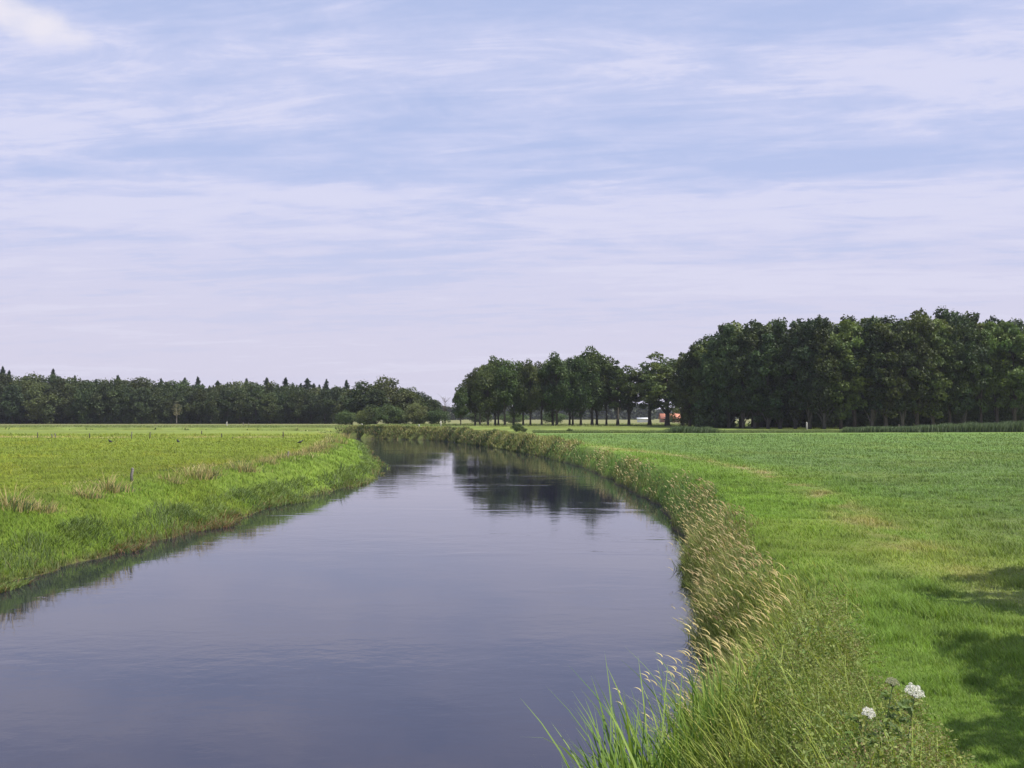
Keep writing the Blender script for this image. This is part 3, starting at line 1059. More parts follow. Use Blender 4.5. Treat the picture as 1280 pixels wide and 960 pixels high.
def build_umbel(px, py, d, diam, label, tilt, pc):
    """white umbellifer: stem, leaf sprays, flat head of many small flower clusters"""
    u = (px - 640) / 1350.0; v = (480 - py) / 1350.0
    x = u * d
    ztop = CAM_Z - (py - 521) / 1350.0 * d
    gz = float(ground_h(np.array([x]), np.array([d]))[0])
    root = empty('umbel_flower', (x, d, gz))
    tag(root, label, 'wildflower', 'white umbels among the bank weeds')
    H = ztop - gz
    rs = np.random.default_rng(int(px))
    bend = 0.10
    g = Geo()
    gc = (0.13, 0.19, 0.06)
    pts = [(bend * (t * t - 1) * 0.8, 0, H * t * 0.96) for t in np.linspace(0, 1, 6)]
    tube(g, pts, [0.009, 0.008, 0.007, 0.006, 0.005, 0.004], gc, 6)
    link('stem', g.mesh('stem', M_HERB), root)
    for k in range(5):
        g = Geo()
        t = 0.25 + 0.14 * k
        a = rs.uniform(0, 6.28)
        n = 30
        q = np.sort(rs.random(n))
        P = np.stack([bend * (t * t - 1) * 0.8 + np.cos(a) * q * 0.22 + rs.normal(0, 0.02, n), np.sin(a) * q * 0.22 + rs.normal(0, 0.02, n), H * t + q * 0.10 + rs.normal(0, 0.01, n)], 1)
        leaves(g, P, np.full(n, 0.03), np.tile(np.array(gc), (n, 1)) * rs.uniform(0.8, 1.3, (n, 1)), 2.0, 0.4)
        link('leaf', g.mesh('leaf', M_HERB), root)
    gr, gf = Geo(), Geo()
    nray = 20
    for k in range(nray):
        rr = diam / 2 * math.sqrt((k + 0.6) / nray); a = k * 2.39996
        cx, cy = rr * math.cos(a), rr * math.sin(a)
        cz = H + 0.02 - 0.25 * (rr ** 2) / diam + cy * tilt + rs.normal(0, 0.004)
        tube(gr, [(0, 0, H * 0.95), (cx * 0.6, cy * 0.6, lerp(H * 0.95, cz, 0.55)), (cx, cy, cz - 0.004)], [0.0022, 0.0018, 0.0012], gc, 4)
        n = 42
        q = np.sqrt(rs.random(n)) * diam * 0.15; b = rs.uniform(0, 6.28, n)
        P = np.stack([cx + q * np.cos(b) * 0.85, cy + q * np.sin(b) * 0.85, cz + 0.006 * (1 - (q / (diam * 0.1)) ** 2) + (q * np.sin(b)) * tilt], 1)
        leaves(gf, P, np.full(n, 0.0105), np.tile(np.array(pc), (n, 1)) * rs.uniform(0.85, 1.0, (n, 1)), 1.0, 0.0)
    link('umbel_rays', gr.mesh('umbel_rays', M_HERB), root)
    link('umbel', gf.mesh('umbel', M_PETAL), root)


build_umbel(1139, 862, 9.3, 0.145, 'larger white umbel flower standing higher beside the mown grass', 0.5, (0.84, 0.83, 0.72))
build_umbel(1082, 889, 9.5, 0.105, 'smaller white umbel flower set lower amid the brown weeds', 0.5, (0.84, 0.83, 0.72))
build_umbel(1112, 851, 10.0, 0.11, 'fading cream umbel flower just behind the larger white one', 0.3, (0.45, 0.46, 0.27))


# ------------------------------------------------------------------ dry tussocks on the crest of the left bank
def tussock_mesh(seed, n=300):
    rs = np.random.default_rng(seed)
    g = Geo()
    base = np.stack([rs.normal(0, 0.33, n), rs.normal(0, 0.5, n), np.full(n, -0.05)], 1)
    az = np.arctan2(base[:, 1], base[:, 0]) + rs.normal(0, 0.8, n)
    fall = np.exp(-(base[:, 0] ** 2 + base[:, 1] ** 2) / 0.6)
    dry = rs.random(n) < 0.5
    h = (0.15 + 0.65 * fall) * rs.uniform(0.35, 1.2, n) * np.where(dry, 1.15, 0.75)
    c = np.where(dry[:, None], np.array([0.52, 0.41, 0.19]) * rs.uniform(0.6, 1.15, (n, 1)), np.array([0.09, 0.13, 0.04]) * rs.uniform(0.7, 1.3, (n, 1)))
    ribbons(g, base, h, np.full(n, 0.020), rs.uniform(0.1, 0.8, n), az, c * 0.7, c, seg=3, droop=0.12)
    m = dry & (rs.random(n) < 0.4)
    return g.mesh('dry_tussock', M_TALL)


def build_tussocks():
    tm = [tussock_mesh(s) for s in (3, 4, 5)]
    where = [((14, 636), 1.3, 'tall pale dry tussock on the bank crest farthest from the river bend'),
             ((52, 640), 0.8, 'low brown tussock beside the tall pale one on the bank crest'),
             ((104, 622), 0.9, 'reddish low tussock between the tall pale one and the grey post'),
             ((134, 614), 1.15, 'bushy straw coloured tussock just before the grey post'),
             ((212, 603), 0.9, 'thin wispy dry tussock just past the grey post'),
             ((242, 598), 1.2, 'broad pale dry tussock in the middle of the bank crest'),
             ((262, 594), 1.0, 'straw tussock touching the broad pale one on the crest'),
             ((300, 588), 1.25, 'dark footed straw tussock standing alone on the crest'),
             ((332, 580), 0.9, 'small golden tussock beyond the dark footed one'),
             ((350, 575), 0.9, 'low tussock at the foot of the short grey stake'),
             ((372, 571), 1.0, 'golden tussock just past the short grey stake'),
             ((392, 566), 1.2, 'dense olive tussock where the crest turns with the river'),
             ((406, 561), 1.3, 'pale straw tussock near the tip of the bank crest'),
             ((418, 554), 1.4, 'bleached tussock at the tip of the bank crest'),
             ((430, 548), 1.2, 'last bleached tussock before the river bend')]
    for i, ((px, py), sc, lab) in enumerate(where):
        x, y, z = at(px, py)
        o = link('dry_tussock', tm[i % 3], loc=(x, y, z))
        o.rotation_euler = (0, 0, i * 1.1)
        k = sc * (1 + y / 400)
        o.scale = (k * (1.0 + 0.2 * (i % 2)), k, k * 0.9)
        tag(o, lab, 'grass tussock', 'dry tussocks on the bank crest')


build_tussocks()


# ------------------------------------------------------------------ trees
def tree_parts(seed, H=22.0, base=0.22, rad=6.0, lobes=46, nleaf=9000, lsize=0.42, top=0.62, bark=(0.10, 0.085, 0.065),
               green=(0.072, 0.100, 0.030), trunk_r=0.42, lean=0.0, lob=(0.16, 0.27), squash=0.8, skirt=0.0, shell=0.55):
    """broadleaf: tapered trunk with limbs into leaf clumps spread through the crown"""
    rs = np.random.default_rng(seed)
    green = np.array(green)
    zc = H * (base + 1) / 2; hz = H * (1 - base) / 2
    cent = []
    tries = 0
    while len(cent) < lobes and tries < 4000:
        tries += 1
        u = rs.normal(size=3); u /= np.linalg.norm(u)
        r = rs.uniform(shell, 1.0)
        zz = u[2] * r
        # profile widest below the middle for a high crown, rounded top
        wide = 1.0 - 0.25 * max(0, zz) + 0.05 * min(0, zz) - skirt * zz
        p = np.array([u[0] * r * rad * wide, u[1] * r * rad * wide, zc + zz * hz * 0.88])
        if all(np.linalg.norm((p - q) * np.array([1, 1, 1.25])) > rad * 0.20 for q in cent):
            cent.append(p)
    cent = np.array(cent)
    lr = rs.uniform(lob[0], lob[1], len(cent)) * rad * 1.45
    # trunk and limbs
    gt = Geo()
    k = 9
    tp = []
    for i in range(k):
        t = i / (k - 1)
        tp.append((lean * t * t * H + rs.normal(0, 0.10) * t, rs.normal(0, 0.10) * t, H * top * t - 0.3 * (i == 0)))
    tr = [trunk_r * (1.35 if i == 0 else 1.0) * (1 - 0.75 * i / (k - 1)) for i in range(k)]
    tube(gt, tp, tr, bark, 9)
    tp = np.array(tp)
    for i in rs.permutation(len(cent))[:26]:
        c = cent[i]
        zt = min(max(c[2] - rs.uniform(0.10, 0.30) * H, H * base * 0.8), H * top * 0.96)
        j = np.interp(zt, tp[:, 2], np.arange(k))
        a = np.array([np.interp(zt, tp[:, 2], tp[:, 0]), np.interp(zt, tp[:, 2], tp[:, 1]), zt])
        r0 = trunk_r * (1 - 0.75 * j / (k - 1)) * 0.5
        m1 = a * 0.6 + c * 0.4 + np.array([0, 0, 0.03 * H])
        tube(gt, [a, m1, a * 0.25 + c * 0.75 + np.array([0, 0, 0.015 * H]), c], [r0, r0 * 0.65, r0 * 0.4, r0 * 0.12], bark, 5)
    # leaves
    gl = Geo()
    wgt = lr ** 2; wgt /= wgt.sum()
    li = rs.choice(len(cent), nleaf, p=wgt)
    u = rs.normal(size=(nleaf, 3)); u /= np.linalg.norm(u, axis=1)[:, None]
    rr = rs.uniform(0.35, 1.0, nleaf) ** 0.5
    rough = 0.8 + 0.45 * rs.random((len(cent), 12))
    oct_ = ((u[:, 0] > 0) * 1 + (u[:, 1] > 0) * 2 + (u[:, 2] > 0) * 4)
    rr = rr * rough[li, oct_]
    P = cent[li] + u * (lr[li] * rr)[:, None] * np.array([1, 1, squash])
    tone = rs.uniform(0.72, 1.30, len(cent))
    hue = rs.uniform(-1, 1, len(cent))
    C = green[None, :] * tone[li][:, None] * rs.uniform(0.75, 1.25, (nleaf, 1))
    C = C * (1 + hue[li][:, None] * np.array([0.12, 0.03, -0.1]))
    leaves(gl, P, lsize * rs.uniform(0.6, 1.3, nleaf), C, 1.45)
    # loose sprays poking out of the outline
    ns = nleaf // 14
    li = rs.choice(len(cent), ns, p=wgt)
    u = rs.normal(size=(ns, 3)); u[:, 2] = np.abs(u[:, 2]) * 0.9; u /= np.linalg.norm(u, axis=1)[:, None]
    P = cent[li] + u * (lr[li] * rs.uniform(0.9, 1.15, ns))[:, None]
    leaves(gl, P, lsize * rs.uniform(0.4, 0.9, ns), green[None, :] * tone[li][:, None] * 1.05, 1.8)
    return gt, gl


def conifer_parts(seed, H=20.0, rad=3.0, nleaf=5200, green=(0.045, 0.072, 0.034)):
    rs = np.random.default_rng(seed)
    gt = Geo()
    tube(gt, [(0, 0, -0.3), (rs.normal(0, .1), 0, H * 0.4), (0, rs.normal(0, .1), H * 0.8), (0, 0, H * 0.99)], [0.30, 0.22, 0.10, 0.02], (0.09, 0.065, 0.05), 8)
    gl = Geo()
    green = np.array(green)
    nb = 90
    per = nleaf // nb
    for b in range(nb):
        t = 0.12 + 0.88 * (b / nb) ** 0.9
        z = H * t
        L = rad * (1 - t) ** 0.85 * rs.uniform(0.5, 1.3) + 0.06
        a = b * 2.4 + rs.normal(0, 0.3)
        if rs.random() < 0.45:
            tube(gt, [(0, 0, z), (math.cos(a) * L * 0.9, math.sin(a) * L * 0.9, z - 0.15 * L)], [0.05, 0.01], (0.09, 0.065, 0.05), 4)
        q = rs.random(per) ** 0.7
        P = np.stack([math.cos(a) * L * q + rs.normal(0, 0.03 + 0.06 * L, per), math.sin(a) * L * q + rs.normal(0, 0.03 + 0.06 * L, per),
                      z - 0.28 * L * q + rs.normal(0, 0.16, per)], 1)
        leaves(gl, P, (0.16 + 0.09 * min(L, 2.5)) * rs.uniform(0.6, 1.2, per), np.tile(green, (per, 1)) * rs.uniform(0.7, 1.3) * rs.uniform(0.8, 1.2, (per, 1)), 1.9)
    return gt, gl


def tree_kind(gt, gl, leafm=None):
    return gt.mesh('trunk', M_BARK, True), gl.mesh('crown', leafm or M_LEAF)


def put_tree(name, kind, px, dist, H, H0, label, group, cat='tree', widen=1.0, rz=None, dz=0.0):
    x, y, z = place(px, dist)
    k = H / H0
    root = empty(name, (x, y, z + dz), random.uniform(0, 6.28) if rz is None else rz, (k * widen, k * widen, k))
    tag(root, label, cat, group)
    t = link('trunk', kind[0], root)
    c = link('crown', kind[1], root)
    return root


H0 = 22.0
OAK = [tree_kind(*tree_parts(100 + i, H0, base=b, rad=r, lobes=n, nleaf=10500, trunk_r=0.40, skirt=sk))
       for i, (b, r, n, sk) in enumerate([(0.15, 5.6, 60, 0.0), (0.12, 6.3, 66, 0.05), (0.20, 5.2, 54, -0.05), (0.10, 5.0, 56, 0.1)])]
SPARSE = [tree_kind(*tree_parts(140 + i, H0, base=0.17, rad=r, lobes=62, nleaf=8500, lob=(0.11, 0.19), lsize=0.36, green=(0.080, 0.112, 0.034), shell=0.3))
          for i, r in enumerate((5.4, 4.2))]
FOREST = [tree_kind(*tree_parts(160 + i, H0, base=b, rad=r, lobes=74, nleaf=10500, top=0.7, lob=(0.12, 0.23), trunk_r=0.36, skirt=sk, bark=bk,
                                green=gn))
          for i, (b, r, sk, bk, gn) in enumerate([
              (0.03, 4.6, 0.0, (0.11, 0.09, 0.07), (0.072, 0.105, 0.030)),
              (0.0, 5.0, 0.1, (0.13, 0.12, 0.10), (0.064, 0.090, 0.032)),
              (0.08, 4.3, -0.05, (0.10, 0.08, 0.06), (0.110, 0.142, 0.036)),
              (0.02, 5.4, 0.05, (0.16, 0.14, 0.11), (0.050, 0.074, 0.028))])]
WOODL = [tree_kind(*tree_parts(180 + i, H0, base=b, rad=r, lobes=56, nleaf=7500, lsize=0.60, top=0.7, lob=(0.17, 0.28), trunk_r=0.40, skirt=sk, green=gn))
         for i, (b, r, sk, gn) in enumerate([
             (0.0, 7.0, 0.05, (0.058, 0.080, 0.029)), (0.0, 7.6, 0.12, (0.070, 0.090, 0.030)), (0.03, 6.4, 0.1, (0.052, 0.072, 0.030)), (0.0, 8.4, 0.15, (0.075, 0.092, 0.032))])]
WILLOW = tree_kind(*tree_parts(200, H0, base=0.02, rad=12.0, lobes=70, nleaf=12000, lsize=0.6, top=0.5, lob=(0.12, 0.20), trunk_r=0.6, skirt=0.1, green=(0.140, 0.155, 0.060)))
BUSH = [tree_kind(*tree_parts(210 + i, 6.0, base=0.0, rad=3.6, lobes=40, nleaf=5000, lsize=0.22, top=0.4, lob=(0.14, 0.24), trunk_r=0.10, skirt=0.1, green=(0.085, 0.115, 0.038))) for i in range(2)]
SPRUCE = [tree_kind(*conifer_parts(220 + i, 20.0, r), M_NEEDLE) for i, r in enumerate((3.8, 4.6, 3.3))]


# --- middle row, each tree its own trunk position
def build_middle_row():
    rows = [  # px, top y, crown width factor, dist, kind
        (576, 474, 0.90, 292, OAK[3], 'round topped oak at the river end of the tree row'),
        (594, 455, 0.92, 300, OAK[0], 'second oak from the river bend in the tree row'),
        (600, 449, 0.90, 310, OAK[2], 'oak half hidden between the second and fourth trunks of the row'),
        (610, 446, 0.95, 296, OAK[1], 'oak with a thin straight trunk, fourth trunk from the river bend'),
        (619, 440, 0.95, 302, OAK[0], 'tall oak making the first high dome of the tree row'),
        (623, 444, 0.85, 300, OAK[3], 'leaning oak whose trunk slants against its neighbour'),
        (631, 439, 0.95, 296, OAK[2], 'thick trunked oak before the first wide gap of sky'),
        (642, 441, 0.95, 298, OAK[1], 'dark trunked oak between the first two bright gaps'),
        (654, 445, 0.85, 303, OAK[3], 'oak in the dip after the first dome of the row'),
        (663, 444, 0.85, 297, OAK[0], 'oak with a stout trunk under the dip in the row'),
        (677, 443, 0.85, 299, OAK[2], 'narrow oak standing alone over the second bright gap'),
        (691, 439, 0.90, 302, OAK[1], 'oak behind the stout pair near the row centre'),
        (696, 435, 1.00, 296, OAK[0], 'stout oak under the second dome of the tree row'),
        (712, 440, 0.90, 300, OAK[3], 'slim oak, one of a close pair past the second dome'),
        (716, 439, 0.85, 306, OAK[2], 'slimmer rear oak of the close pair past the second dome'),
        (726, 434, 0.95, 297, OAK[1], 'oak joining the second dome to the highest one'),
        (740, 428, 1.10, 299, OAK[0], 'largest oak carrying the highest dome of the tree row'),
        (746, 431, 1.00, 303, OAK[3], 'oak close behind the largest one, its trunk slightly thinner'),
        (758, 437, 0.85, 301, OAK[2], 'oak where the tree row slopes down to its airy end'),
    ]
    for px, ytop, wd, d, kd, lab in rows:
        ytop += 3
        x, y, z = place(px, d)
        H = (CAM_Z + (521 - ytop) / 1350 * d) - z
        put_tree('oak_tree', kd, px, d, H, H0 * 1.02, lab, 'row of oaks beyond the river', widen=wd * 0.93)
    for px, ytop, wd, d, kd, lab in [
            (772, 443, 1.20, 296, SPARSE[1], 'airy narrow tree with leaves low down its trunk'),
            (786, 450, 1.25, 300, SPARSE[0], 'thin airy tree just behind the narrow leafy one'),
            (812, 446, 1.5, 300, SPARSE[1], 'slender airy tree just short of the slanting oak'),
            (853, 433, 1.25, 297, SPARSE[1], 'airy tree bridging the slanting oak and the tall wood'),
            (834, 434, 1.75, 290, SPARSE[0], 'airy oak with a slanting trunk before the orange roof')]:
        x, y, z = place(px, d)
        H = (CAM_Z + (521 - ytop) / 1350 * d) - z
        put_tree('oak_tree', kd, px, d, H, H0 * 1.02, lab, 'row of oaks beyond the river', widen=wd)


def interp_top(px, tab):
    return float(np.interp(px, [t[0] for t in tab], [t[1] for t in tab]))


def build_right_wood():
    tab = [(845, 428), (862, 422), (885, 415), (897, 408), (915, 392), (935, 390), (960, 394), (985, 394), (1020, 388), (1050, 390), (1085, 383), (1115, 389),
           (1150, 380), (1180, 381), (1205, 381), (1240, 388), (1290, 388), (1500, 388)]
    group = 'trees of the tall wood beside the field'
    rs = random.Random(5)
    front = [862, 881, 893, 911, 929, 944, 960, 975, 994, 1012, 1030, 1051, 1068, 1090, 1107, 1128, 1146, 1166, 1187, 1205, 1226, 1246, 1268, 1292, 1318]
    n = 0
    for i, px in enumerate(front):
        d = lerp(262, 236, min(1, (px - 862) / 150)) + rs.uniform(-2, 2)
        x, y, z = place(px, d)
        top = interp_top(px, tab) + rs.uniform(0, 20)
        H = (CAM_Z + (521 - top) / 1350 * d) - z
        if px == 944:
            lab = 'tree with the thickest brown trunk at the edge of the tall wood'
        elif px == 862:
            lab = 'first tree of the tall wood after the orange roof'
        else:
            lab = '%s tree along the front of the tall wood, counting from the orange roof' % ordinal(i + 1)
        t = put_tree('woodland_tree', FOREST[rs.randrange(4)], px, d, H, H0 * 1.02, lab, group, widen=rs.uniform(0.82, 1.05))
        if px == 944:
            t.scale = (1.25 * t.scale[0], 1.25 * t.scale[1], t.scale[2])
    for row, (dd, step, lo, hi) in enumerate([(9, 24, 0, 12), (19, 26, -2, 6), (30, 30, -3, 3)]):
        px = 872 + row * 7
        i = 0
        while px < 1330:
            d = 246 + dd + rs.uniform(-2, 2) + (8 if px < 900 else 0)
            x, y, z = place(px, d)
            top = interp_top(px, tab) + rs.uniform(lo, hi)
            H = (CAM_Z + (521 - top) / 1350 * d) - z
            i += 1
            kd = FOREST[rs.randrange(4)]
            lab = '%s treetop in the %s rank of the tall wood, counting from the orange roof' % (ordinal(i), ['second', 'third', 'rearmost'][row])
            if row == 2 and 1140 < px < 1175:
                kd = SPARSE[0]
                lab = 'yellowish airy treetop showing above the tall wood'
                H += 0.8
            put_tree('woodland_tree', kd, px, d, H, H0 * 1.02, lab, group, widen=rs.uniform(0.85, 1.1))
            px += step + rs.uniform(-4, 4)
    # understorey bushes along the foot
    for i, px in enumerate((1026, 1062, 1095, 1122, 1160, 1192, 1222, 1250, 1275)):
        put_tree('understorey_bush', BUSH[i % 2], px, 241 + (i % 3) * 2, 4.5 + (i * 1.7) % 3.0, 6.0,
                 '%s dark bush under the tall wood, counting from the pale post' % ordinal(i + 1), 'bushes under the tall wood', 'bush')


def build_left_wood():
    tab = [(-60, 470), (0, 470), (15, 472), (45, 468), (65, 466), (90, 471), (130, 474), (165, 473), (200, 478), (235, 478), (270, 480), (310, 479), (350, 482), (400, 483), (430, 482)]
    rs = random.Random(9)
    group = 'broadleaf trees of the distant wood'
    # broadleaf, counted from the river end
    xs = []
    px = 424
    while px > -70:
        xs.append(px)
        px -= rs.uniform(15, 21)
    for i, px in enumerate(xs):
        d = 420 + rs.uniform(-5, 5)
        x, y, z = place(px, d)
        H = (CAM_Z + (521 - interp_top(px, tab) - rs.uniform(-3, 8)) / 1350 * d) - z
        put_tree('broadleaf_tree', WOODL[rs.randrange(4)], px, d, H, H0 * 1.02,
                 '%s broadleaf tree along the front of the distant wood, counting from the river' % ordinal(i + 1), group, widen=rs.uniform(0.95, 1.2))
    px = 414
    i = 0
    while px > -70:
        i += 1
        d = 436 + rs.uniform(-4, 4)
        x, y, z = place(px, d)
        H = (CAM_Z + (521 - interp_top(px, tab) - rs.uniform(-7, 1)) / 1350 * d) - z
        put_tree('broadleaf_tree', WOODL[rs.randrange(4)], px, d, H, H0 * 1.02,
                 '%s treetop in the second rank of the distant wood, counting from the river' % ordinal(i), group, widen=rs.uniform(1.0, 1.2))
        px -= rs.uniform(20, 27)
    px = 405
    i = 0
    while px > -70:
        i += 1
        d = 462 + rs.uniform(-4, 4)
        x, y, z = place(px, d)
        H = (CAM_Z + (521 - interp_top(px, tab) - rs.uniform(0, 4)) / 1350 * d) - z
        put_tree('broadleaf_tree', WOODL[rs.randrange(4)], px, d, H, H0 * 1.02,
                 '%s treetop in the rearmost rank of the distant wood, counting from the river' % ordinal(i), group, widen=rs.uniform(1.0, 1.2))
        px -= rs.uniform(25, 32)
    # conifers poking out
    con = [(433, 472), (408, 471), (399, 478), (384, 470), (376, 476), (366, 476), (357, 469), (347, 477), (333, 469), (322, 477), (308, 470), (298, 477), (284, 475), (272, 473), (262, 479),
           (247, 468), (231, 469), (219, 480), (201, 470), (147, 466), (120, 471), (93, 466), (84, 471), (66, 458), (11, 460), (3, 455), (-14, 462)]
    con += [(p_, 479 + rs.uniform(-3, 4)) for p_ in (241, 253, 267, 278, 290, 303, 315, 328, 340, 352, 370, 392, 212, 190, 172, 36, 24)]
    con.sort(key=lambda c_: -c_[0])
    for i, (px, ytop) in enumerate(con):
        d = 447 + rs.uniform(-3, 6)
        x, y, z = place(px, d)
        H = (CAM_Z + (521 - ytop - 3) / 1350 * d) - z
        put_tree('conifer_tree', SPRUCE[i % 3], px, d, H, 20.0, '%s spiky conifer rising above the distant wood, counting from the river' % ordinal(i + 1),
                 'conifers rising out of the distant wood', widen=rs.uniform(1.4, 2.3))
    # bleached half dead tree in the front rank
    dead = tree_kind(*tree_parts(300, 12.0, base=0.3, rad=2.6, lobes=22, nleaf=500, lsize=0.3, trunk_r=0.2, bark=(0.30, 0.27, 0.22), green=(0.16, 0.16, 0.09)))
    put_tree('dead_tree', dead, 221, 402, 9.0, 12.0, 'bleached half dead small tree against the dark distant wood', None)
    # pale trunks
    # group by the bend
    g2 = 'broad trees at the river bend'
    for px, ytop, d, wd, lab, kd in [
            (440, 483, 352, 0.75, 'low dense tree where the distant wood meets the bend group', WOODL[1]),
            (455, 474, 345, 0.85, 'high shouldered tree beside the domed one at the bend', WOODL[0]),
            (484, 468, 342, 0.85, 'tallest domed tree in the group at the river bend', WOODL[3]),
            (470, 484, 336, 0.80, 'dark tree filling the space under the domed one', WOODL[2]),
            (508, 481, 345, 0.85, 'rounded tree sloping down from the domed one', WOODL[1]),
            (527, 488, 350, 0.80, 'lower rounded tree behind the pale willow', WOODL[0]),
            (541, 497, 348, 0.80, 'last small tree at the river end of the bend group', WOODL[2])]:
        x, y, z = place(px, d)
        H = (CAM_Z + (521 - ytop) / 1350 * d) - z
        put_tree('broadleaf_tree', kd, px, d, H, H0 * 1.02, lab, g2, widen=wd * 1.55)
    put_tree('willow_tree', WILLOW, 521, 325, 6.6, H0, 'pale olive spreading willow in front of the bend group', g2, widen=1.15)
    for i, (px, d, H, lab) in enumerate([(432, 335, 5.0, 'bush at the foot of the low dense tree near the bend'), (458, 330, 5.5, 'bush below the high shouldered tree at the bend'),
                                         (484, 328, 6.5, 'rounded bush below the tallest domed tree'), (500, 330, 4.5, 'bush between the domed tree and the pale willow'),
                                         (548, 322, 5.0, 'small dark bush by the pale stump near the river bend')]):
        put_tree('riverside_bush', BUSH[i % 2], px, d, H, 6.0, lab, 'bushes under the bend group', 'bush', widen=1.2)
    # bare tree between the groups
    g = Geo(); rs2 = np.random.default_rng(4)
    tube(g, [(0, 0, -0.2), (0.1, 0, 3), (0.0, 0, 6), (0.2, 0, 9)], [0.13, 0.09, 0.05, 0.01], (0.16, 0.13, 0.11), 6)
    for k in range(60):
        z0 = rs2.uniform(2, 8.5); a = rs2.uniform(0, 6.28); L = rs2.uniform(0.5, 2.0)
        tube(g, [(0.05, 0, z0), (math.cos(a) * L * 0.5, math.sin(a) * L * 0.5, z0 + L * 0.5), (math.cos(a) * L, math.sin(a) * L, z0 + L * 1.1)], [0.03, 0.02, 0.008], (0.16, 0.13, 0.11), 4)
    x, y, z = place(556, 360)
    o = link('bare_tree', g.mesh('bare_tree', M_BARK), loc=(x, y, z))
    o.scale = (1.3, 1.3, 1.0)
    tag(o, 'thin bare tree between the bend group and the oak row', 'tree')


def build_misc_bushes():
    g = 'bushes along the far field edge'
    for i, (px, d, H, wd, lab) in enumerate([
            (868, 288, 4.6, 1.4, 'grey green bush at the foot of the tall wood by the orange roof'),
            (880, 272, 3.2, 1.4, 'low bush joining the reeds and the tall wood'),
            (851, 330, 6.0, 1.2, 'pale bush close behind the orange roofed house side'),
            (646, 212, 1.9, 1.1, 'small willow scrub by the ditch below the oak row'),
            (655, 209, 0.9, 1.2, 'smaller scrub beside the small willow scrub'),
            (712, 208, 0.75, 1.6, 'knee high bush in the ditch below the second dome'),
            (600, 405, 4.5, 2.0, 'brown green hedge bush seen through the oak trunks'),
            (640, 410, 4.2, 2.2, 'hedge bush seen through the first bright gap'),
            (690, 405, 4.4, 2.0, 'hedge bush seen under the second dome of oaks')]):
        put_tree('field_bush', BUSH[i % 2], px, d, H, 6.0, lab, g, 'bush', widen=wd)


def build_far_wood():
    """far-off woodland reading as one band"""
    g = Geo()
    for (x0, x1, dist, hh, n) in ((-75, 120, 900, 13.0, 26000), (60, 420, 1150, 12.0, 30000), (-700, -60, 1000, 10.0, 20000)):
        x = rng.uniform(x0, x1, n)
        top = hh * (0.65 + 0.5 * fbm(x / 22, x * 0 + 3, 121, 3))
        z = top * rng.random(n) ** 0.7
        y = dist + rng.uniform(0, 25, n) + 0.5 * z
        P = np.stack([x, y, z + 0.6], 1)
        c = np.array([0.050, 0.062, 0.032]) * rng.uniform(0.7, 1.3, (n, 1))
        leaves(g, P, 2.1 * rng.uniform(0.5, 1.2, n), c, 1.2)
    tag(link('far_woods', g.mesh('far_woods', M_LEAF)), 'far blue grey band of woodland along the horizon', 'far wood', kind='stuff')


def build_wood_floor():
    """shrubs and saplings filling the woods behind their front trunks"""
    g = Geo()
    for (px0, px1, d0, d1, hh, n) in ((-120, 432, 424, 470, 5.0, 34000), (868, 1340, 250, 288, 5.5, 30000)):
        y = rng.uniform(d0, d1, n)
        x = (rng.uniform(px0, px1, n) - 640) / 1350 * y
        top = hh * (0.25 + 0.9 * fbm(x / 5, y / 8, 131, 3))
        k = fbm(x / 4, y / 30, 133, 2) > (0.30 if px0 < 0 else 0.36)
        z = ground_h(x, y) + top * rng.random(n)
        c = np.array([0.055, 0.080, 0.028]) * rng.uniform(0.7, 1.3, (n, 1))
        leaves(g, np.stack([x, y, z], 1)[k], 0.6 * rng.uniform(0.5, 1.2, k.sum()), c[k], 1.5)
    tag(link('wood_undergrowth', g.mesh('wood_undergrowth', M_HERB)), 'dark undergrowth filling the floor of both woods', 'undergrowth', kind='stuff')


build_wood_floor()
build_middle_row()
build_right_wood()
build_left_wood()
build_misc_bushes()
build_far_wood()

# trees beside the viewpoint whose crowns shade the grass
SHADE = [tree_kind(*tree_parts(400 + i, 12.0, base=0.32, rad=3.3, lobes=40, nleaf=9000, lsize=0.24, trunk_r=0.22, lob=(0.16, 0.26))) for i in range(2)]
for i, (x, y, H, rz, lab) in enumerate([(17.2, 17.6, 12.0, 0.4, 'leafy roadside tree casting the farther shadow on the mown grass'),
                                        (15.8, 10.9, 12.3, 2.0, 'leafy roadside tree casting the large near shadow on the grass'),
                                        (13.2, 6.6, 11.5, 4.0, 'leafy roadside tree shading the very corner of the mown grass')]):
    z = float(ground_h(np.array([x]), np.array([y]))[0])
    r = empty('roadside_tree', (x, y, z), rz, (H / 12,) * 3)
    tag(r, lab, 'tree', 'roadside trees shading the grass')
    link('trunk', SHADE[i % 2][0], r)
    link('crown', SHADE[i % 2][1], r)


# ------------------------------------------------------------------ posts
def post_mesh(col, h, r, seed):
    rs = np.random.default_rng(seed)
    g = Geo()
    tube(g, [(0, 0, -0.25), (rs.normal(0, .01), 0, h * 0.5), (rs.normal(0, .02), rs.normal(0, .02), h * 0.93), (rs.normal(0, .02), rs.normal(0, .02), h)], [r * 1.05, r, r * 0.95, r * 0.6], col, 8)
    return g.mesh('fence_post', M_WOOD)


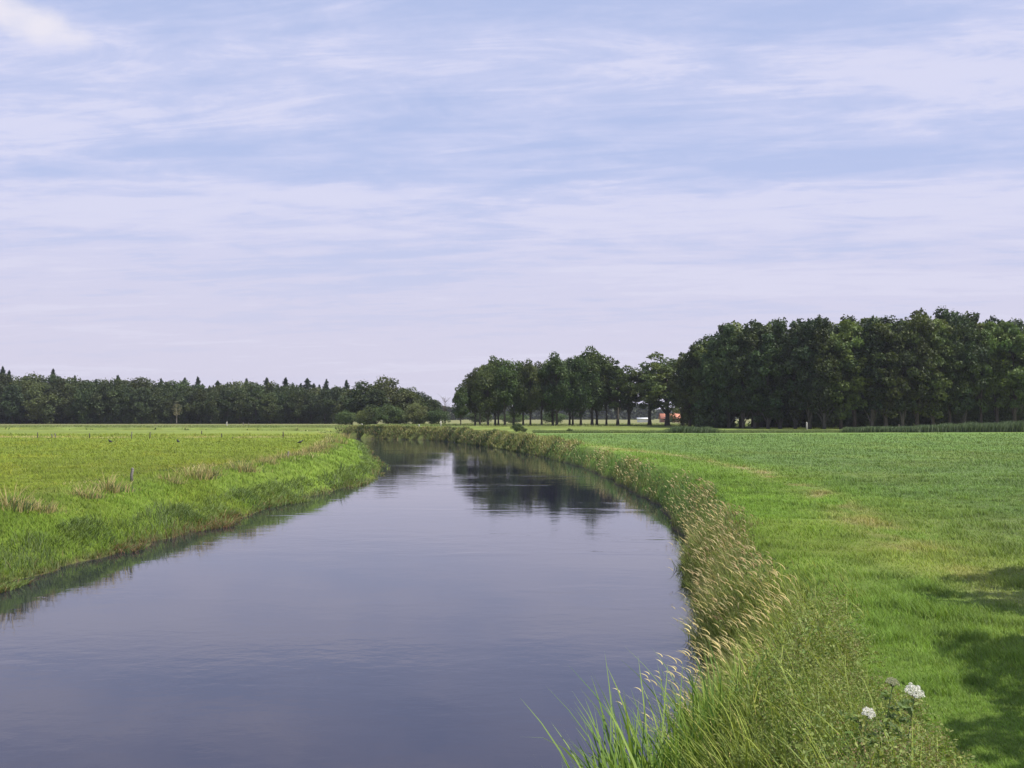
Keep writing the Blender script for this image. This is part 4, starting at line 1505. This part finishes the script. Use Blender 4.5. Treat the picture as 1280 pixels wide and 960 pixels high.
def build_posts():
    dark = post_mesh((0.10, 0.085, 0.07), 1.0, 0.07, 1)
    pale = post_mesh((0.55, 0.52, 0.46), 1.0, 0.10, 2)
    grey = post_mesh((0.20, 0.18, 0.16), 1.0, 0.075, 3)
    P = [  # px, base y, height px, mesh, lean, label
        (165, 604, 18, grey, 0.03, 'weathered grey post on the bank crest among the tussocks', None),
        (360, 573.5, 9, grey, -0.05, 'short grey stake on the bank crest beyond the broad tussocks', None),
        (354, 546.5, 7, dark, 0.02, 'dark fence post nearest the bank crest in the meadow', 'F'),
        (277, 547.5, 5.5, dark, 0.0, 'second dark fence post from the bank crest', 'F'),
        (291, 548.5, 2.5, dark, 0.3, 'low broken stub between the first two meadow posts', 'F'),
        (187.5, 549, 8.5, dark, 0.0, 'third and tallest dark post along the dry fence line', 'F'),
        (164.5, 548.5, 8.5, grey, 0.0, 'thin grey post beside the tallest dark one', 'F'),
        (112, 548.5, 6.5, dark, 0.16, 'dark post leaning over in the dry fence line', 'F'),
        (69, 548, 6.0, grey, 0.0, 'thin post, the inner one of a close pair', 'F'),
        (65, 548, 5.0, grey, 0.0, 'thin post, the outer one of a close pair', 'F'),
        (47, 548.5, 7.5, dark, 0.0, 'last dark post of the dry fence line, farthest from the river', 'F'),
        (252, 543, 4.5, dark, 0.0, 'faint dark post behind the dry fence line', 'F'),
        (409, 539.5, 4.0, grey, 0.0, 'small post on the meadow just behind the bank tip', 'F'),
        (283.4, 533.5, 6.0, pale, 0.0, 'whitish post standing against the distant wood', 'G'),
        (304, 532, 4.0, grey, 0.0, 'brown post just riverward of the whitish one', 'G'),
        (311, 532, 3.5, grey, 0.0, 'smaller brown post next to the brown one', 'G'),
        (452.5, 533.5, 4.0, pale, 0.0, 'pale short post below the high shouldered tree at the bend', 'G'),
        (523.7, 534, 3.5, pale, 0.0, 'pale short post below the spreading willow', 'G'),
        (551, 533, 6.5, pale, 0.0, 'pale stump beside the small dark bush at the bend', 'G'),
        (1008.5, 537, 9.0, pale, 0.0, 'white post at the gap in the reeds before the tall wood', 'G'),
        (1124, 537, 6.0, grey, 0.0, 'grey post half sunk in the reeds before the tall wood', 'G'),
    ]
    for px, py, hp, me, lean, lab, gr in P:
        x, y, z = at(px, py)
        o = link('fence_post', me, loc=(x, y, z))
        k = hp / 1350.0 * math.hypot(x, y)
        o.scale = (min(1.7, max(1, y / 150)), min(1.7, max(1, y / 150)), k)
        o.rotation_euler = (0.0, lean, px * 0.1)
        tag(o, lab, 'post', {None: None, 'F': 'posts of the meadow fence line', 'G': 'posts before the distant trees'}[gr])
    # stakes standing in the far water margin
    for px, py, lab in ((576, 551, 'dark mooring stake at the far bend of the river'),):
        x, y = (px - 640) / 1350 * 226, 226
        o = link('river_stake', dark, loc=(x, y, -2.2))
        o.scale = (1.5, 1.5, 2.0)
        tag(o, lab, 'stake')


def build_crows():
    g = Geo()
    bl = (0.018, 0.018, 0.022)
    # one lofted body from tail tip over back, neck and head to the bill
    tube(g, [(-0.27, 0, 0.14), (-0.18, 0, 0.16), (-0.08, 0, 0.19), (0.02, 0, 0.22), (0.10, 0, 0.26), (0.145, 0, 0.31), (0.18, 0, 0.335), (0.215, 0, 0.333), (0.245, 0, 0.325), (0.285, 0, 0.312)],
         [0.018, 0.045, 0.08, 0.095, 0.075, 0.048, 0.046, 0.036, 0.016, 0.004], bl, 10)
    body = g.mesh('crow', M_FEATHER, True)
    wings, legs = [], []
    for s in (-1, 1):
        gw = Geo()
        tube(gw, [(0.08, 0.07 * s, 0.25), (-0.02, 0.088 * s, 0.225), (-0.14, 0.06 * s, 0.18), (-0.25, 0.025 * s, 0.155)], [0.02, 0.038, 0.03, 0.006], (0.014, 0.014, 0.018), 7)
        wings.append(gw.mesh('wing', M_FEATHER, True))
        gl = Geo()
        tube(gl, [(0.0, 0.035 * s, 0.15), (0.015, 0.035 * s, 0.07), (0.0, 0.035 * s, 0.0)], [0.014, 0.008, 0.007], (0.02, 0.02, 0.02), 5)
        tube(gl, [(-0.03, 0.035 * s, 0.004), (0.05, 0.035 * s, 0.004)], [0.005, 0.004], (0.02, 0.02, 0.02), 4)
        legs.append(gl.mesh('leg', M_FEATHER))
    for px, py, rz, lab in ((137.5, 554.5, 2.6, 'black crow on the meadow farthest from the river'), (222.5, 554.5, 2.4, 'black crow on the meadow between the other two'),
                            (375.5, 555.5, 0.5, 'black crow on the meadow beside the bank crest')):
        x, y, z = at(px, py)
        o = link('crow', body, loc=(x, y, z + 0.01))
        o.rotation_euler = (0, 0, rz)
        o.scale = (1.35, 1.35, 1.35)
        tag(o, lab, 'bird', 'crows feeding on the meadow')
        for me_ in wings:
            link('wing', me_, o)
        for me_ in legs:
            link('leg', me_, o)


def gable_house(name, x, y, z, w, dpt, hw, hr, wallc, roofc, label, cat, group=None, chim=True):
    root = empty(name, (x, y, z))
    tag(root, label, cat, group)
    g = Geo()
    V = np.array([(-w / 2, -dpt / 2, 0), (w / 2, -dpt / 2, 0), (w / 2, dpt / 2, 0), (-w / 2, dpt / 2, 0),
                  (-w / 2, -dpt / 2, hw), (w / 2, -dpt / 2, hw), (w / 2, dpt / 2, hw), (-w / 2, dpt / 2, hw), (-w / 2, 0, hw + hr), (w / 2, 0, hw + hr)], float)
    q = np.array([(0, 1, 5, 4), (2, 3, 7, 6), (1, 2, 6, 5), (3, 0, 4, 7)])
    t = np.array([(5, 6, 9), (7, 4, 8)])
    g.add(V, np.tile(np.array(wallc), (10, 1)), q, t)
    link('wall', g.mesh('wall', M_PAINT), root)
    g = Geo()
    e = 0.4
    for s in (-1, 1):
        a = np.array([(-w / 2 - e, s * (dpt / 2 + e), hw - e * hr / (dpt / 2)), (w / 2 + e, s * (dpt / 2 + e), hw - e * hr / (dpt / 2)), (w / 2 + e, 0, hw + hr), (-w / 2 - e, 0, hw + hr)])
        V = np.vstack([a + [0, 0, 0.03], a + [0, 0, 0.18]])
        qq = np.array([(0, 1, 2, 3), (4, 7, 6, 5), (0, 4, 5, 1), (1, 5, 6, 2), (3, 7, 4, 0)])
        g.add(V, np.tile(np.array(roofc), (8, 1)), qq)
    rf = link('roof', g.mesh('roof', M_ROOF), root)
    if chim:
        g = Geo(); box(g, w * 0.22, w * 0.22 + 0.7, -0.35, 0.35, hw + hr * 0.7, hw + hr + 0.8, (0.25, 0.12, 0.08))
        link('chimney', g.mesh('chimney', M_ROOF), rf)
    for k in range(3 if chim else 0):
        g = Geo(); cx = -w * 0.32 + k * w * 0.32
        if k == 1:
            box(g, cx - 0.5, cx + 0.5, -dpt / 2 - 0.05, -dpt / 2 + 0.02, 0.0, 2.1, (0.08, 0.12, 0.09))
            link('door', g.mesh('door', M_PAINT), root)
        else:
            box(g, cx - 0.6, cx + 0.6, -dpt / 2 - 0.04, -dpt / 2 + 0.02, 1.0, 2.2, (0.05, 0.06, 0.07))
            link('window', g.mesh('window', M_GLASS), root)
    return root


def build_far_buildings():
    x, y, z = place(837, 470)
    gable_house('farmhouse', x, y, z, 8.0, 7.0, 1.75, 1.9, (0.30, 0.16, 0.11), (0.58, 0.23, 0.14), 'low farmhouse with a bright orange tiled roof behind the airy oak', 'house')
    x, y, z = place(804.5, 480)
    gable_house('white_shed', x, y, z, 5.4, 3.0, 1.5, 0.35, (0.78, 0.78, 0.76), (0.75, 0.76, 0.78), 'small white shed glimpsed between the airy trees', 'shed', chim=False)


build_posts()
build_crows()
build_far_buildings()

# ------------------------------------------------------------------ air
HAZE = 0.00010
if HAZE:
    g = Geo()
    box(g, -1600, 1600, -400, 2200, -5, 45, (1, 1, 1))
    me = g.mesh('haze', None)
    hz = bpy.data.materials.new('haze_air')
    hz.use_nodes = True
    w = NT(hz.node_tree); w.n.clear()
    out = w.node('ShaderNodeOutputMaterial')
    pv = w.node('ShaderNodeVolumePrincipled')
    pv.inputs['Color'].default_value = (0.86, 0.88, 1.0, 1)
    pv.inputs['Density'].default_value = HAZE
    pv.inputs['Anisotropy'].default_value = 0.2
    w.l.new(pv.outputs[0], out.inputs['Volume'])
    me.materials.append(hz)
    tag(link('haze', me), 'thin bluish summer haze over the far woods', 'haze', kind='stuff')
